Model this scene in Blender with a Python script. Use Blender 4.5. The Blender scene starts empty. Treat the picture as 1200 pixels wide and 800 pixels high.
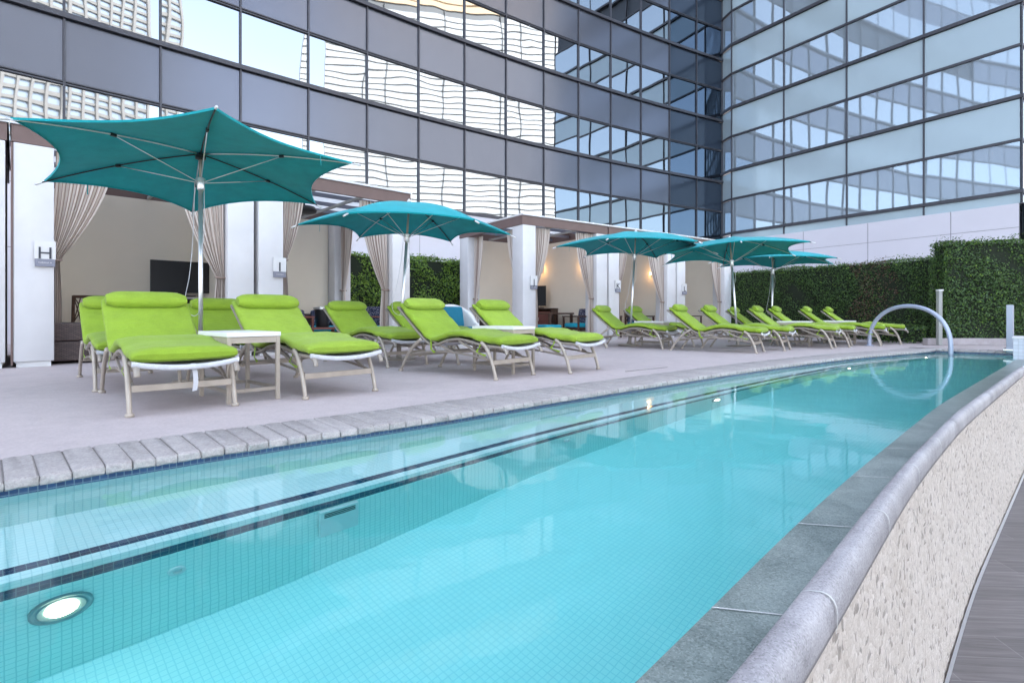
import bpy, bmesh, math, random
from mathutils import Vector, Matrix
random.seed(7)
S = bpy.context.scene
COL = S.collection
PI = math.pi
H = 0.66            # eye height above the pool deck
FPX, HZ = 627.0, 369.0
WZ = -0.065         # water level
LEDGE_Z, FLOOR_Z, WALK_Z = -0.46, -1.16, -1.15

# ------------------------------------------------------------------ helpers
def G(px, py, z=0.0):
    Y = (H - z) * FPX / (py - HZ)
    return ((px - 600) / FPX * Y, Y)

def refr(px, py, depth):
    """plan position of a point that lies `depth` under the water surface"""
    x, y = G(px, py, WZ)
    d = math.hypot(x, y)
    th = math.atan2(d, H - WZ)
    tt = math.asin(math.sin(th) / 1.33)
    k = (d + depth * math.tan(tt)) / d
    return (x * k, y * k)

def tag(o, label=None, cat=None, group=None, kind=None):
    if label: o['label'] = label
    if cat: o['category'] = cat
    if group: o['group'] = group
    if kind: o['kind'] = kind
    return o

def empty(name, label, cat, loc=(0, 0, 0), rz=0.0, group=None):
    o = bpy.data.objects.new(name, None)
    o.empty_display_size = 0.2
    COL.objects.link(o)
    o.location = loc
    o.rotation_euler = (0, 0, rz)
    tag(o, label, cat, group)
    return o

def dup(root, loc=None, rz=None, label=None):
    r = root.copy(); COL.objects.link(r)
    if loc is not None: r.location = loc
    if rz is not None: r.rotation_euler = (0, 0, rz)
    if label: r['label'] = label
    for ch in list(root.children):
        c = ch.copy(); COL.objects.link(c); c.parent = r
        for g in list(ch.children):
            d = g.copy(); COL.objects.link(d); d.parent = c
    return r

_boxcache = {}
class MB:
    def __init__(s):
        s.v = []; s.f = []; s.m = []; s.uv = {}; s.fuv = []
    def face(s, idx, m=0, uv=None):
        s.f.append(tuple(idx)); s.m.append(m); s.fuv.append(uv)
    def quad(s, a, b, c, d, m=0, uv=None):
        n = len(s.v); s.v += [tuple(a), tuple(b), tuple(c), tuple(d)]
        s.face((n, n + 1, n + 2, n + 3), m, uv)
    def poly(s, pts, m=0, uv=None):
        n = len(s.v); s.v += [tuple(p) for p in pts]
        s.face(range(n, n + len(pts)), m, uv)
    def box(s, c, size, rz=0.0, bev=0.0, m=0, mat=None):
        key = (tuple(round(a, 4) for a in size), round(bev, 4))
        if key not in _boxcache:
            bm = bmesh.new()
            bmesh.ops.create_cube(bm, size=1.0)
            for v in bm.verts:
                v.co = Vector((v.co.x * size[0], v.co.y * size[1], v.co.z * size[2]))
            if bev > 0:
                bmesh.ops.bevel(bm, geom=bm.edges[:], offset=bev, segments=2, profile=0.5, affect='EDGES')
            bm.verts.index_update()
            _boxcache[key] = ([v.co.copy() for v in bm.verts], [[v.index for v in f.verts] for f in bm.faces])
            bm.free()
        vs, fs = _boxcache[key]
        M = mat if mat is not None else Matrix.Translation(c) @ Matrix.Rotation(rz, 4, 'Z')
        n = len(s.v)
        s.v += [tuple(M @ v) for v in vs]
        for f in fs: s.face([n + i for i in f], m)
    def bar(s, a, b, w, h, m=0, bev=0.0, up=(0, 0, 1)):
        """rectangular bar from a to b (w across, h along up)"""
        a = Vector(a); b = Vector(b); d = b - a; L = d.length
        x = d.normalized(); u = Vector(up)
        y = u.cross(x)
        if y.length < 1e-5: y = Vector((0, 1, 0)).cross(x)
        y.normalize(); z = x.cross(y)
        M = Matrix((( x.x, y.x, z.x, 0), (x.y, y.y, z.y, 0), (x.z, y.z, z.z, 0), (0, 0, 0, 1)))
        M = Matrix.Translation((a + b) / 2) @ M
        s.box((0, 0, 0), (L, w, h), bev=bev, m=m, mat=M)
    def tube(s, path, r, seg=8, m=0, cap=True, sy=1.0):
        P = [Vector(p) for p in path]
        R = r if isinstance(r, (list, tuple)) else [r] * len(P)
        ref = None; rings = []
        for i, p in enumerate(P):
            t = (P[min(i + 1, len(P) - 1)] - P[max(i - 1, 0)]).normalized()
            if ref is None:
                ref = Vector((0, 0, 1)) if abs(t.z) < 0.9 else Vector((1, 0, 0))
            n1 = (ref - t * ref.dot(t)).normalized(); ref = n1
            n2 = t.cross(n1)
            k = len(s.v)
            for j in range(seg):
                a = 2 * PI * j / seg
                s.v.append(tuple(p + n1 * math.cos(a) * R[i] + n2 * math.sin(a) * R[i] * sy))
            rings.append(k)
        for i in range(len(P) - 1):
            for j in range(seg):
                j2 = (j + 1) % seg
                s.face((rings[i] + j, rings[i] + j2, rings[i + 1] + j2, rings[i + 1] + j), m)
        if cap:
            s.face([rings[0] + j for j in reversed(range(seg))], m)
            s.face([rings[-1] + j for j in range(seg)], m)
    def lathe(s, prof, c=(0, 0, 0), seg=20, m=0):
        rings = []
        for (r, z) in prof:
            k = len(s.v)
            for j in range(seg):
                a = 2 * PI * j / seg
                s.v.append((c[0] + r * math.cos(a), c[1] + r * math.sin(a), c[2] + z))
            rings.append(k)
        for i in range(len(prof) - 1):
            for j in range(seg):
                j2 = (j + 1) % seg
                s.face((rings[i] + j, rings[i] + j2, rings[i + 1] + j2, rings[i + 1] + j), m)
        s.face([rings[0] + j for j in reversed(range(seg))], m)
        s.face([rings[-1] + j for j in range(seg)], m)
    def grid(s, rows, m=0, closed=False, uvs=None):
        """rows: list of equally long lists of points"""
        n = len(s.v); w = len(rows[0])
        for r in rows: s.v += [tuple(p) for p in r]
        for i in range(len(rows) - 1):
            for j in range(w if closed else w - 1):
                j2 = (j + 1) % w
                uv = None
                if uvs: uv = (uvs[i][j], uvs[i][j2], uvs[i + 1][j2], uvs[i + 1][j])
                s.face((n + i * w + j, n + i * w + j2, n + (i + 1) * w + j2, n + (i + 1) * w + j), m, uv)
    def build(s, name, mats, parent=None, smooth=False, world=False, flip=False):
        me = bpy.data.meshes.new(name)
        vs = s.v
        if world and parent is not None:
            l = parent.location
            vs = [(a - l.x, b - l.y, c - l.z) for a, b, c in vs]
        me.from_pydata(vs, [], s.f)
        if not isinstance(mats, (list, tuple)): mats = [mats]
        for mt in mats: me.materials.append(mt)
        me.polygons.foreach_set('material_index', s.m)
        if any(u is not None for u in s.fuv):
            ul = me.uv_layers.new(name='UVMap')
            for p, u in zip(me.polygons, s.fuv):
                if u is None: continue
                for li, q in zip(p.loop_indices, u): ul.data[li].uv = q
        if smooth:
            me.polygons.foreach_set('use_smooth', [True] * len(me.polygons))
            if smooth != 'all':
                me.set_sharp_from_angle(angle=math.radians(40))
        me.update()
        o = bpy.data.objects.new(name, me); COL.objects.link(o)
        if parent is not None: o.parent = parent
        return o

def interp(pts, x):
    if x <= pts[0][0]: return pts[0][1]
    for (a, b), (c, d) in zip(pts, pts[1:]):
        if x <= c: return b + (d - b) * (x - a) / (c - a)
    return pts[-1][1]

def smooth_fn(samples, t0, t1, n=160, win=1.1, passes=2):
    """smoothed perpendicular offset as a function of distance along"""
    T = [t0 + (t1 - t0) * i / (n - 1) for i in range(n)]
    V = [interp(samples, t) for t in T]
    for _ in range(passes):
        W = []
        for t in T:
            acc = w = 0
            for q, v in zip(T, V):
                if abs(q - t) < win:
                    k = 1 - abs(q - t) / win; acc += k * v; w += k
            W.append(acc / w)
        V = W
    return lambda t: interp(list(zip(T, V)), t)

C45 = math.sqrt(0.5)
def tp(xy): return ((xy[0] + xy[1]) * C45, (xy[0] - xy[1]) * C45)   # along, across
def xy(t, p): return ((t + p) * C45, (t - p) * C45)

# ------------------------------------------------------------------ materials
def new_mat(name):
    m = bpy.data.materials.new(name); m.use_nodes = True
    nt = m.node_tree
    b = nt.nodes['Principled BSDF']
    return m, nt, b
def node(nt, t, **kw):
    n = nt.nodes.new(t)
    for k, v in kw.items(): setattr(n, k, v)
    return n
def mixc(nt, fac, a, b, mode='MIX'):
    n = node(nt, 'ShaderNodeMix', data_type='RGBA', blend_type=mode)
    for i, v in ((0, fac), (6, a), (7, b)):
        if hasattr(v, 'is_output') or isinstance(v, bpy.types.NodeSocket): nt.links.new(v, n.inputs[i])
        elif i == 0: n.inputs[0].default_value = v
        else: n.inputs[i].default_value = (*v[:3], 1)
    return n.outputs[2]
def ramp(nt, src, stops):
    r = node(nt, 'ShaderNodeValToRGB')
    el = r.color_ramp.elements
    while len(el) < len(stops): el.new(0.5)
    for e, (p, c) in zip(el, stops):
        e.position = p; e.color = (*c, 1) if len(c) == 3 else c
    nt.links.new(src, r.inputs[0])
    return r.outputs[0]
def noise(nt, vec, scale, detail=3, rough=0.5, dist=0.0):
    n = node(nt, 'ShaderNodeTexNoise')
    n.inputs['Scale'].default_value = scale; n.inputs['Detail'].default_value = detail
    n.inputs['Roughness'].default_value = rough; n.inputs['Distortion'].default_value = dist
    if vec is not None: nt.links.new(vec, n.inputs['Vector'])
    return n.outputs['Fac']
def coords(nt, kind='Object', scale=None):
    c = node(nt, 'ShaderNodeTexCoord').outputs[kind]
    if scale:
        m = node(nt, 'ShaderNodeMapping'); m.inputs['Scale'].default_value = scale
        nt.links.new(c, m.inputs['Vector']); c = m.outputs['Vector']
    return c
def bump(nt, b, h, strength=0.3, dist=0.01):
    n = node(nt, 'ShaderNodeBump')
    n.inputs['Strength'].default_value = strength; n.inputs['Distance'].default_value = dist
    nt.links.new(h, n.inputs['Height']); nt.links.new(n.outputs['Normal'], b.inputs['Normal'])
    return n
def mat(name, col, rough=0.5, metal=0.0, var=0.12, vscale=4.0, bs=0.0, bscale=60.0, bdist=0.004, coat=0.0, stretch=None):
    m, nt, b = new_mat(name)
    c = coords(nt, 'Object', stretch)
    d = tuple(x * (1 - var) for x in col); l = tuple(min(1, x * (1 + var)) for x in col)
    n1 = noise(nt, c, vscale, 5, 0.6)
    nt.links.new(ramp(nt, n1, [(0.3, d), (0.7, l)]), b.inputs['Base Color'])
    b.inputs['Roughness'].default_value = rough; b.inputs['Metallic'].default_value = metal
    if coat: b.inputs['Coat Weight'].default_value = coat; b.inputs['Coat Roughness'].default_value = 0.08
    if bs: bump(nt, b, noise(nt, c, bscale, 4), bs, bdist)
    return m

def emis(name, col, strength):
    m, nt, b = new_mat(name)
    b.inputs['Base Color'].default_value = (0.8, 0.8, 0.8, 1)
    b.inputs['Emission Color'].default_value = (*col, 1)
    b.inputs['Emission Strength'].default_value = strength
    return m

M = {}
# deck: pale lilac-grey sprayed concrete
def deck_mat():
    m, nt, b = new_mat('deck_concrete')
    c = coords(nt)
    big = noise(nt, c, 0.9, 5, 0.65)
    fine = noise(nt, c, 55, 3, 0.7)
    mid = noise(nt, c, 9, 4, 0.6)
    base = ramp(nt, big, [(0.3, (0.44, 0.37, 0.36)), (0.55, (0.51, 0.43, 0.414)), (0.75, (0.555, 0.47, 0.453))])
    st = noise(nt, c, 2.4, 7, 0.72, 1.2)
    base = mixc(nt, ramp(nt, st, [(0.50, (0, 0, 0)), (0.70, (.55, .55, .55))]), base, (0.34, 0.285, 0.29))
    base = mixc(nt, 0.25, base, ramp(nt, mid, [(0.35, (0.36, 0.31, 0.32)), (0.65, (0.54, 0.47, 0.475))]))
    base = mixc(nt, 0.22, base, ramp(nt, fine, [(0.35, (0.28, 0.25, 0.25)), (0.65, (0.62, 0.55, 0.56))]))
    nt.links.new(base, b.inputs['Base Color'])
    b.inputs['Roughness'].default_value = 0.72
    bump(nt, b, fine, 0.35, 0.004)
    return m
M['deck'] = deck_mat()

def paver_mat():
    m, nt, b = new_mat('tumbled_paver')
    c = coords(nt)
    g = node(nt, 'ShaderNodeNewGeometry').outputs['Random Per Island']
    base = ramp(nt, g, [(0.0, (0.24, 0.212, 0.205)), (0.5, (0.315, 0.277, 0.272)), (1.0, (0.39, 0.345, 0.335))])
    n1 = noise(nt, c, 14, 5, 0.65); n2 = noise(nt, c, 90, 3, 0.7)
    base = mixc(nt, 0.4, base, ramp(nt, n1, [(0.3, (0.24, 0.22, 0.22)), (0.7, (0.54, 0.48, 0.46))]))
    base = mixc(nt, 0.35, base, ramp(nt, n2, [(0.35, (0.2, 0.18, 0.17)), (0.65, (0.58, 0.53, 0.5))]))
    nt.links.new(base, b.inputs['Base Color']); b.inputs['Roughness'].default_value = 0.8
    bump(nt, b, mixc(nt, 0.5, n1, n2), 0.5, 0.006)
    return m
M['paver'] = paver_mat()
M['joint'] = mat('joint_sand', (0.24, 0.215, 0.205), 0.9, var=0.2, vscale=30)

def tile_mat(name, a, bcol, mortar, size=0.05, rough=0.25, mort=0.003):
    m, nt, b = new_mat(name)
    uv = coords(nt, 'UV')
    br = node(nt, 'ShaderNodeTexBrick')
    br.offset = 0.0; br.squash = 1.0
    br.inputs['Color1'].default_value = (*a, 1); br.inputs['Color2'].default_value = (*bcol, 1)
    br.inputs['Mortar'].default_value = (*mortar, 1)
    br.inputs['Scale'].default_value = 1.0
    br.inputs['Mortar Size'].default_value = mort; br.inputs['Mortar Smooth'].default_value = 0.2
    br.inputs['Brick Width'].default_value = size; br.inputs['Row Height'].default_value = size
    nt.links.new(uv, br.inputs['Vector'])
    n = noise(nt, coords(nt), 2.5, 3)
    col = mixc(nt, 0.12, br.outputs['Color'], ramp(nt, n, [(0.3, tuple(x * .75 for x in a)), (0.7, bcol)]))
    nt.links.new(col, b.inputs['Base Color']); b.inputs['Roughness'].default_value = rough
    bp = node(nt, 'ShaderNodeBump'); bp.invert = True
    bp.inputs['Strength'].default_value = 0.3; bp.inputs['Distance'].default_value = 0.002
    nt.links.new(br.outputs['Fac'], bp.inputs['Height']); nt.links.new(bp.outputs['Normal'], b.inputs['Normal'])
    return m
M['tile'] = tile_mat('aqua_mosaic', (0.76, 0.86, 0.84), (0.80, 0.88, 0.855), (0.60, 0.75, 0.76), .027, .25, .0022)
M['tile_wall'] = tile_mat('aqua_wall_mosaic', (0.78, 0.93, 0.89), (0.82, 0.94, 0.91), (0.54, 0.74, 0.73), .029, .25, .0022)
M['tile_pale'] = tile_mat('pale_mosaic', (0.74, 0.85, 0.85), (0.79, 0.87, 0.86), (0.58, 0.71, 0.72), .027, .25, .002)
M['tile_navy'] = tile_mat('navy_mosaic', (0.010, 0.03, 0.085), (0.02, 0.06, 0.14), (0.12, 0.20, 0.24), 0.029, 0.2, 0.0015)

def water_mat():
    m, nt, b = new_mat('pool_water')
    nt.nodes.remove(b)
    out = nt.nodes['Material Output']
    rf = node(nt, 'ShaderNodeBsdfRefraction'); rf.inputs['IOR'].default_value = 1.33; rf.inputs['Roughness'].default_value = 0.0
    gs = node(nt, 'ShaderNodeBsdfGlossy'); gs.inputs['Roughness'].default_value = 0.045
    fr = node(nt, 'ShaderNodeFresnel'); fr.inputs['IOR'].default_value = 1.33
    mx = node(nt, 'ShaderNodeMixShader')
    c = coords(nt, 'Object')
    n1 = noise(nt, c, 2.2, 2, 0.4, 0.4); n2 = noise(nt, c, 8, 2, 0.45)
    add = node(nt, 'ShaderNodeMath', operation='MULTIPLY_ADD'); add.inputs[1].default_value = 0.22
    nt.links.new(n2, add.inputs[0]); nt.links.new(n1, add.inputs[2])
    bp = node(nt, 'ShaderNodeBump'); bp.inputs['Strength'].default_value = 0.075; bp.inputs['Distance'].default_value = 0.03
    nt.links.new(add.outputs[0], bp.inputs['Height'])
    for q in (rf, gs, fr): nt.links.new(bp.outputs['Normal'], q.inputs['Normal'])
    nt.links.new(fr.outputs[0], mx.inputs[0]); nt.links.new(rf.outputs[0], mx.inputs[1]); nt.links.new(gs.outputs[0], mx.inputs[2])
    nt.links.new(mx.outputs[0], out.inputs['Surface'])
    va = node(nt, 'ShaderNodeVolumeAbsorption')
    va.inputs['Color'].default_value = (0.27, 0.965, 0.98, 1); va.inputs['Density'].default_value = 0.50
    nt.links.new(va.outputs[0], out.inputs['Volume'])
    return m
M['water'] = water_mat()

def granite(name, dark, mid, light, rough=0.5, scale=130):
    m, nt, b = new_mat(name)
    c = coords(nt)
    v = node(nt, 'ShaderNodeTexVoronoi'); v.inputs['Scale'].default_value = scale
    nt.links.new(c, v.inputs['Vector'])
    sp = node(nt, 'ShaderNodeSeparateColor'); nt.links.new(v.outputs['Color'], sp.inputs[0])
    col = ramp(nt, sp.outputs[0], [(0.0, dark), (0.14, dark), (0.22, mid), (0.72, mid), (0.85, light)])
    n = noise(nt, c, 6, 4, 0.6)
    col = mixc(nt, 0.32, col, ramp(nt, n, [(0.3, tuple(x * .6 for x in mid)), (0.7, light)]))
    n3 = noise(nt, c, 1.7, 6, 0.7, 1.0)
    col = mixc(nt, 0.45, col, mixc(nt, ramp(nt, n3, [(0.4, (0, 0, 0)), (0.62, (1, 1, 1))]), tuple(x * .72 for x in mid), light))
    nt.links.new(col, b.inputs['Base Color']); b.inputs['Roughness'].default_value = rough
    bump(nt, b, mixc(nt, .5, noise(nt, c, 160, 2), noise(nt, c, 25, 4)), 0.35, 0.004)
    return m
M['granite_wet'] = granite('wet_terrazzo', (0.03, 0.045, 0.04), (0.17, 0.21, 0.195), (0.34, 0.385, 0.36), 0.28, 240)
M['granite_dry'] = granite('pale_granite', (0.10, 0.094, 0.095), (0.29, 0.27, 0.282), (0.46, 0.43, 0.44), 0.65, 260)
M['grout_white'] = mat('white_grout', (0.52, 0.52, 0.51), 0.7, var=0.05)
M['dark_gap'] = mat('wet_gap', (0.07, 0.065, 0.07), 0.4)

def stone_mat():
    m, nt, b = new_mat('split_stone_mosaic')
    uv = coords(nt, 'UV', (42, 46, 1))
    nz = node(nt, 'ShaderNodeTexNoise'); nz.inputs['Scale'].default_value = 0.35
    nt.links.new(uv, nz.inputs['Vector'])
    add = node(nt, 'ShaderNodeVectorMath', operation='MULTIPLY_ADD')
    add.inputs[1].default_value = (2.2, 2.2, 0)
    nt.links.new(nz.outputs['Color'], add.inputs[0]); nt.links.new(uv, add.inputs[2])
    v = node(nt, 'ShaderNodeTexVoronoi'); v.distance = 'CHEBYCHEV'; v.inputs['Scale'].default_value = 1.0; v.inputs['Randomness'].default_value = 0.85
    nt.links.new(add.outputs[0], v.inputs['Vector'])
    ve = node(nt, 'ShaderNodeTexVoronoi', feature='DISTANCE_TO_EDGE'); ve.inputs['Scale'].default_value = 1.0; ve.inputs['Randomness'].default_value = 0.9
    nt.links.new(add.outputs[0], ve.inputs['Vector'])
    sp = node(nt, 'ShaderNodeSeparateColor'); nt.links.new(v.outputs['Color'], sp.inputs[0])
    col = ramp(nt, sp.outputs[0], [(0.0, (0.09, 0.068, 0.052)), (0.08, (0.17, 0.13, 0.10)), (0.115, (0.40, 0.325, 0.265)), (0.5, (0.50, 0.42, 0.36)), (1.0, (0.60, 0.525, 0.465))])
    big = noise(nt, coords(nt, 'UV'), 3.0, 5, 0.7)
    col = mixc(nt, 0.22, col, ramp(nt, big, [(0.3, (0.44, 0.37, 0.31)), (0.7, (0.74, 0.67, 0.63))]))
    edge = ramp(nt, ve.outputs['Distance'], [(0.0, (.45, .45, .45)), (0.08, (0, 0, 0))])
    col = mixc(nt, edge, col, (0.40, 0.335, 0.28))
    fine = noise(nt, coords(nt, 'UV'), 150, 3, 0.7)
    col = mixc(nt, 0.18, col, ramp(nt, fine, [(0.35, (0.36, 0.3, 0.26)), (0.65, (0.8, 0.74, 0.68))]))
    nt.links.new(col, b.inputs['Base Color']); b.inputs['Roughness'].default_value = 0.85
    h = mixc(nt, 0.5, sp.outputs[1], ve.outputs['Distance'])
    bump(nt, b, h, 0.8, 0.008)
    return m
M['stone'] = stone_mat()

def plank_mat():
    m, nt, b = new_mat('wood_look_plank')
    uv = coords(nt, 'Object')
    mp = node(nt, 'ShaderNodeMapping'); mp.inputs['Rotation'].default_value = (0, 0, math.radians(4))
    nt.links.new(uv, mp.inputs['Vector'])
    br = node(nt, 'ShaderNodeTexBrick'); br.offset = 0.37; br.offset_frequency = 2
    br.inputs['Scale'].default_value = 1.0; br.inputs['Brick Width'].default_value = 1.25; br.inputs['Row Height'].default_value = 0.20
    br.inputs['Mortar Size'].default_value = 0.003; br.inputs['Mortar Smooth'].default_value = 0.3
    br.inputs['Color1'].default_value = (0.085, 0.072, 0.068, 1); br.inputs['Color2'].default_value = (0.15, 0.13, 0.126, 1)
    br.inputs['Mortar'].default_value = (0.24, 0.22, 0.21, 1)
    nt.links.new(mp.outputs[0], br.inputs['Vector'])
    st = node(nt, 'ShaderNodeMapping'); st.inputs['Scale'].default_value = (1.5, 26, 1)
    nt.links.new(mp.outputs[0], st.inputs['Vector'])
    g = noise(nt, st.outputs[0], 1.6, 6, 0.65, 0.6)
    col = mixc(nt, 0.42, br.outputs['Color'], ramp(nt, g, [(0.3, (0.06, 0.05, 0.047)), (0.7, (0.27, 0.235, 0.225))]))
    nt.links.new(col, b.inputs['Base Color']); b.inputs['Roughness'].default_value = 0.55
    bump(nt, b, g, 0.25, 0.003)
    return m
M['plank'] = plank_mat()

def glass_mat(name, tint, wob, scale, rough=0.015, metal=1.0):
    m, nt, b = new_mat(name)
    b.inputs['Base Color'].default_value = (*tint, 1)
    b.inputs['Metallic'].default_value = metal; b.inputs['Roughness'].default_value = rough
    c = coords(nt)
    oi = node(nt, 'ShaderNodeObjectInfo').outputs['Random']
    mul = node(nt, 'ShaderNodeMath', operation='MULTIPLY'); mul.inputs[1].default_value = 40
    nt.links.new(oi, mul.inputs[0])
    n = node(nt, 'ShaderNodeTexNoise', noise_dimensions='4D')
    n.inputs['Scale'].default_value = scale; n.inputs['Detail'].default_value = 1.0; n.inputs['Roughness'].default_value = 0.3
    nt.links.new(c, n.inputs['Vector']); nt.links.new(mul.outputs[0], n.inputs['W'])
    bump(nt, b, n.outputs['Fac'], 1.0, wob)
    return m
M['glass_l'] = glass_mat('mirror_glass_bronze', (0.39, 0.42, 0.45), 0.007, 0.6)
M['glass_r'] = glass_mat('mirror_glass_blue', (0.50, 0.585, 0.655), 0.011, 0.40, .025, .62)
def spandrel_mat(name, col, rough, metal, wob=0.0):
    m, nt, b = new_mat(name)
    n = noise(nt, coords(nt), 0.8, 3)
    oi = node(nt, 'ShaderNodeObjectInfo').outputs['Random']
    c = mixc(nt, oi, tuple(x * .93 for x in col), tuple(min(1, x * 1.07) for x in col))
    c = mixc(nt, 0.15, c, ramp(nt, n, [(0.3, tuple(x * .85 for x in col)), (0.7, tuple(x * 1.15 for x in col))]))
    nt.links.new(c, b.inputs['Base Color'])
    b.inputs['Roughness'].default_value = rough; b.inputs['Metallic'].default_value = metal
    return m
M['spandrel_l'] = spandrel_mat('grey_metal_panel', (0.145, 0.155, 0.19), 0.20, 0.60)
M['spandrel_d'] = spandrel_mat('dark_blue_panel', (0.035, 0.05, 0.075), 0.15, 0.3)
M['glass_d'] = glass_mat('dark_corner_glass', (0.13, 0.17, 0.22), 0.01, 0.5)  # darker glass for the last two bays of the curved tower
M['spandrel_r'] = spandrel_mat('pale_blue_glass_panel', (0.42, 0.51, 0.555), 0.16, 0.25)
M['mullion'] = mat('dark_mullion', (0.06, 0.06, 0.072), 0.4, 0.3)
M['podium'] = mat('white_metal_panel', (0.62, 0.595, 0.645), 0.45, var=0.03, vscale=0.6)
M['seam'] = mat('panel_seam', (0.22, 0.21, 0.23), 0.7)
M['tower_body'] = mat('tower_core', (0.06, 0.07, 0.09), 0.6)

M['stucco'] = mat('white_stucco', (0.645, 0.625, 0.63), 0.75, var=0.075, vscale=1.1, bs=0.12, bscale=180)
M['stucco_in'] = mat('cream_stucco', (0.80, 0.715, 0.60), 0.8, var=0.03, vscale=1.0, bs=0.1, bscale=180)
M['fascia'] = mat('brown_fascia', (0.155, 0.098, 0.088), 0.55, var=0.08)
M['white_trim'] = mat('white_trim', (0.68, 0.665, 0.665), 0.5, var=0.03)
M['ceil'] = mat('canvas_ceiling', (0.42, 0.41, 0.40), 0.8, var=0.05)
M['dark_metal'] = mat('dark_metal', (0.035, 0.033, 0.035), 0.45, 0.4)

def curtain_mat():
    m, nt, b = new_mat('striped_curtain')
    uv = coords(nt, 'UV')
    sx = node(nt, 'ShaderNodeSeparateXYZ'); nt.links.new(uv, sx.inputs[0])
    mu = node(nt, 'ShaderNodeMath', operation='MULTIPLY'); mu.inputs[1].default_value = 15.0
    nt.links.new(sx.outputs[0], mu.inputs[0])
    fr = node(nt, 'ShaderNodeMath', operation='FRACT'); nt.links.new(mu.outputs[0], fr.inputs[0])
    col = ramp(nt, fr.outputs[0], [(0.0, (0.30, 0.225, 0.19)), (0.30, (0.34, 0.26, 0.22)), (0.36, (0.62, 0.545, 0.49)), (0.94, (0.60, 0.52, 0.47)), (1.0, (0.30, 0.225, 0.19))])
    nt.links.new(col, b.inputs['Base Color']); b.inputs['Roughness'].default_value = 0.85
    bump(nt, b, noise(nt, coords(nt), 40, 3), 0.2, 0.006)
    return m
M['curtain'] = curtain_mat()

def fabric(name, col, scale=220, sheen=0.1, transl=0.0, wr=0.25, rnd=False):
    m, nt, b = new_mat(name)
    c = coords(nt)
    n = noise(nt, c, 6, 4, 0.6); w = noise(nt, c, scale, 2)
    cc = ramp(nt, n, [(0.3, tuple(x * .88 for x in col)), (0.7, tuple(min(1, x * 1.1) for x in col))])
    cc = mixc(nt, 0.12, cc, ramp(nt, w, [(0.4, tuple(x * .6 for x in col)), (0.6, tuple(min(1, x * 1.3) for x in col))]))
    if rnd:
        oi = node(nt, 'ShaderNodeObjectInfo').outputs['Random']
        cc = mixc(nt, 1.0, cc, ramp(nt, oi, [(0, (.88, .90, .8)), (.5, (1, 1, 1)), (1, (1.08, 1.04, 1.5))]), 'MULTIPLY')
        off = node(nt, 'ShaderNodeVectorMath', operation='SCALE'); off.inputs[0].default_value = (37, 21, 11); nt.links.new(oi, off.inputs['Scale'])
        ad = node(nt, 'ShaderNodeVectorMath', operation='ADD'); nt.links.new(c, ad.inputs[0]); nt.links.new(off.outputs[0], ad.inputs[1]); c = ad.outputs[0]
    nt.links.new(cc, b.inputs['Base Color']); b.inputs['Roughness'].default_value = 0.8
    b.inputs['Specular IOR Level'].default_value = 0.25
    b.inputs['Sheen Weight'].default_value = sheen
    cs = node(nt, 'ShaderNodeMapping'); cs.inputs['Scale'].default_value = (2.2, .8, 2.2); nt.links.new(c, cs.inputs['Vector'])
    wrk = noise(nt, cs.outputs[0], 7, 4, 0.6, 1.4)
    hh = mixc(nt, 0.15, wrk, w)
    bump(nt, b, hh, wr, 0.02)
    if transl:
        out = nt.nodes['Material Output']
        t = node(nt, 'ShaderNodeBsdfTranslucent'); nt.links.new(cc, t.inputs['Color'])
        mx = node(nt, 'ShaderNodeMixShader'); mx.inputs[0].default_value = transl
        nt.links.new(b.outputs[0], mx.inputs[1]); nt.links.new(t.outputs[0], mx.inputs[2])
        nt.links.new(mx.outputs[0], out.inputs['Surface'])
    return m
M['lime'] = fabric('lime_canvas', (0.262, 0.385, 0.032), wr=0.6, rnd=True)
M['teal'] = fabric('teal_canvas', (0.006, 0.325, 0.37), transl=0.0, wr=0.05)
M['canvas'] = fabric('roof_canvas', (0.80, 0.79, 0.78), transl=0.8, wr=0.05)
M['tealp'] = fabric('teal_pillow', (0.012, 0.15, 0.235))
M['turq'] = fabric('turquoise_cushion', (0.015, 0.36, 0.50))
M['sling'] = fabric('pale_sling', (0.55, 0.55, 0.58), wr=0.05)
M['towel'] = fabric('white_towel', (0.74, 0.74, 0.74))
M['champagne'] = mat('champagne_aluminium', (0.40, 0.34, 0.285), 0.42, 0.15, var=0.08, vscale=12)
M['champagne_d'] = mat('champagne_aluminium_rail', (0.31, 0.265, 0.225), 0.42, 0.2, var=0.08, vscale=12)
M['table_top'] = mat('white_table_top', (0.76, 0.74, 0.74), 0.35, var=0.03)
M['alu'] = mat('brushed_aluminium', (0.74, 0.74, 0.76), 0.3, 0.85, var=0.04)
M['blk'] = mat('black_plastic', (0.015, 0.015, 0.017), 0.35, var=0.1)
M['screen'] = mat('tv_screen', (0.006, 0.006, 0.008), 0.5, var=0.0)
M['arch'] = mat('painted_steel_arch', (0.40, 0.44, 0.56), 0.35, 0.3, var=0.04)
M['sign_grey'] = mat('sign_grey', (0.21, 0.21, 0.26), 0.5, var=0.03)
M['sign_letter'] = mat('sign_letter', (0.04, 0.04, 0.055), 0.5, var=0.03)
M['darkwood'] = mat('dark_wood', (0.075, 0.035, 0.022), 0.45, var=0.3, vscale=3, stretch=(1, 1, 12))
M['redwood'] = mat('red_brown_wood', (0.17, 0.055, 0.04), 0.5, var=0.25, vscale=4)
M['post'] = mat('grey_white_post', (0.30, 0.30, 0.285), 0.6, var=0.05)
M['slab'] = mat('blue_grey_panel', (0.40, 0.42, 0.50), 0.5, var=.04)
M['kerb'] = mat('planter_kerb', (0.34, 0.30, 0.305), 0.8, var=0.15, vscale=6, bs=0.3, bscale=70)
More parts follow.
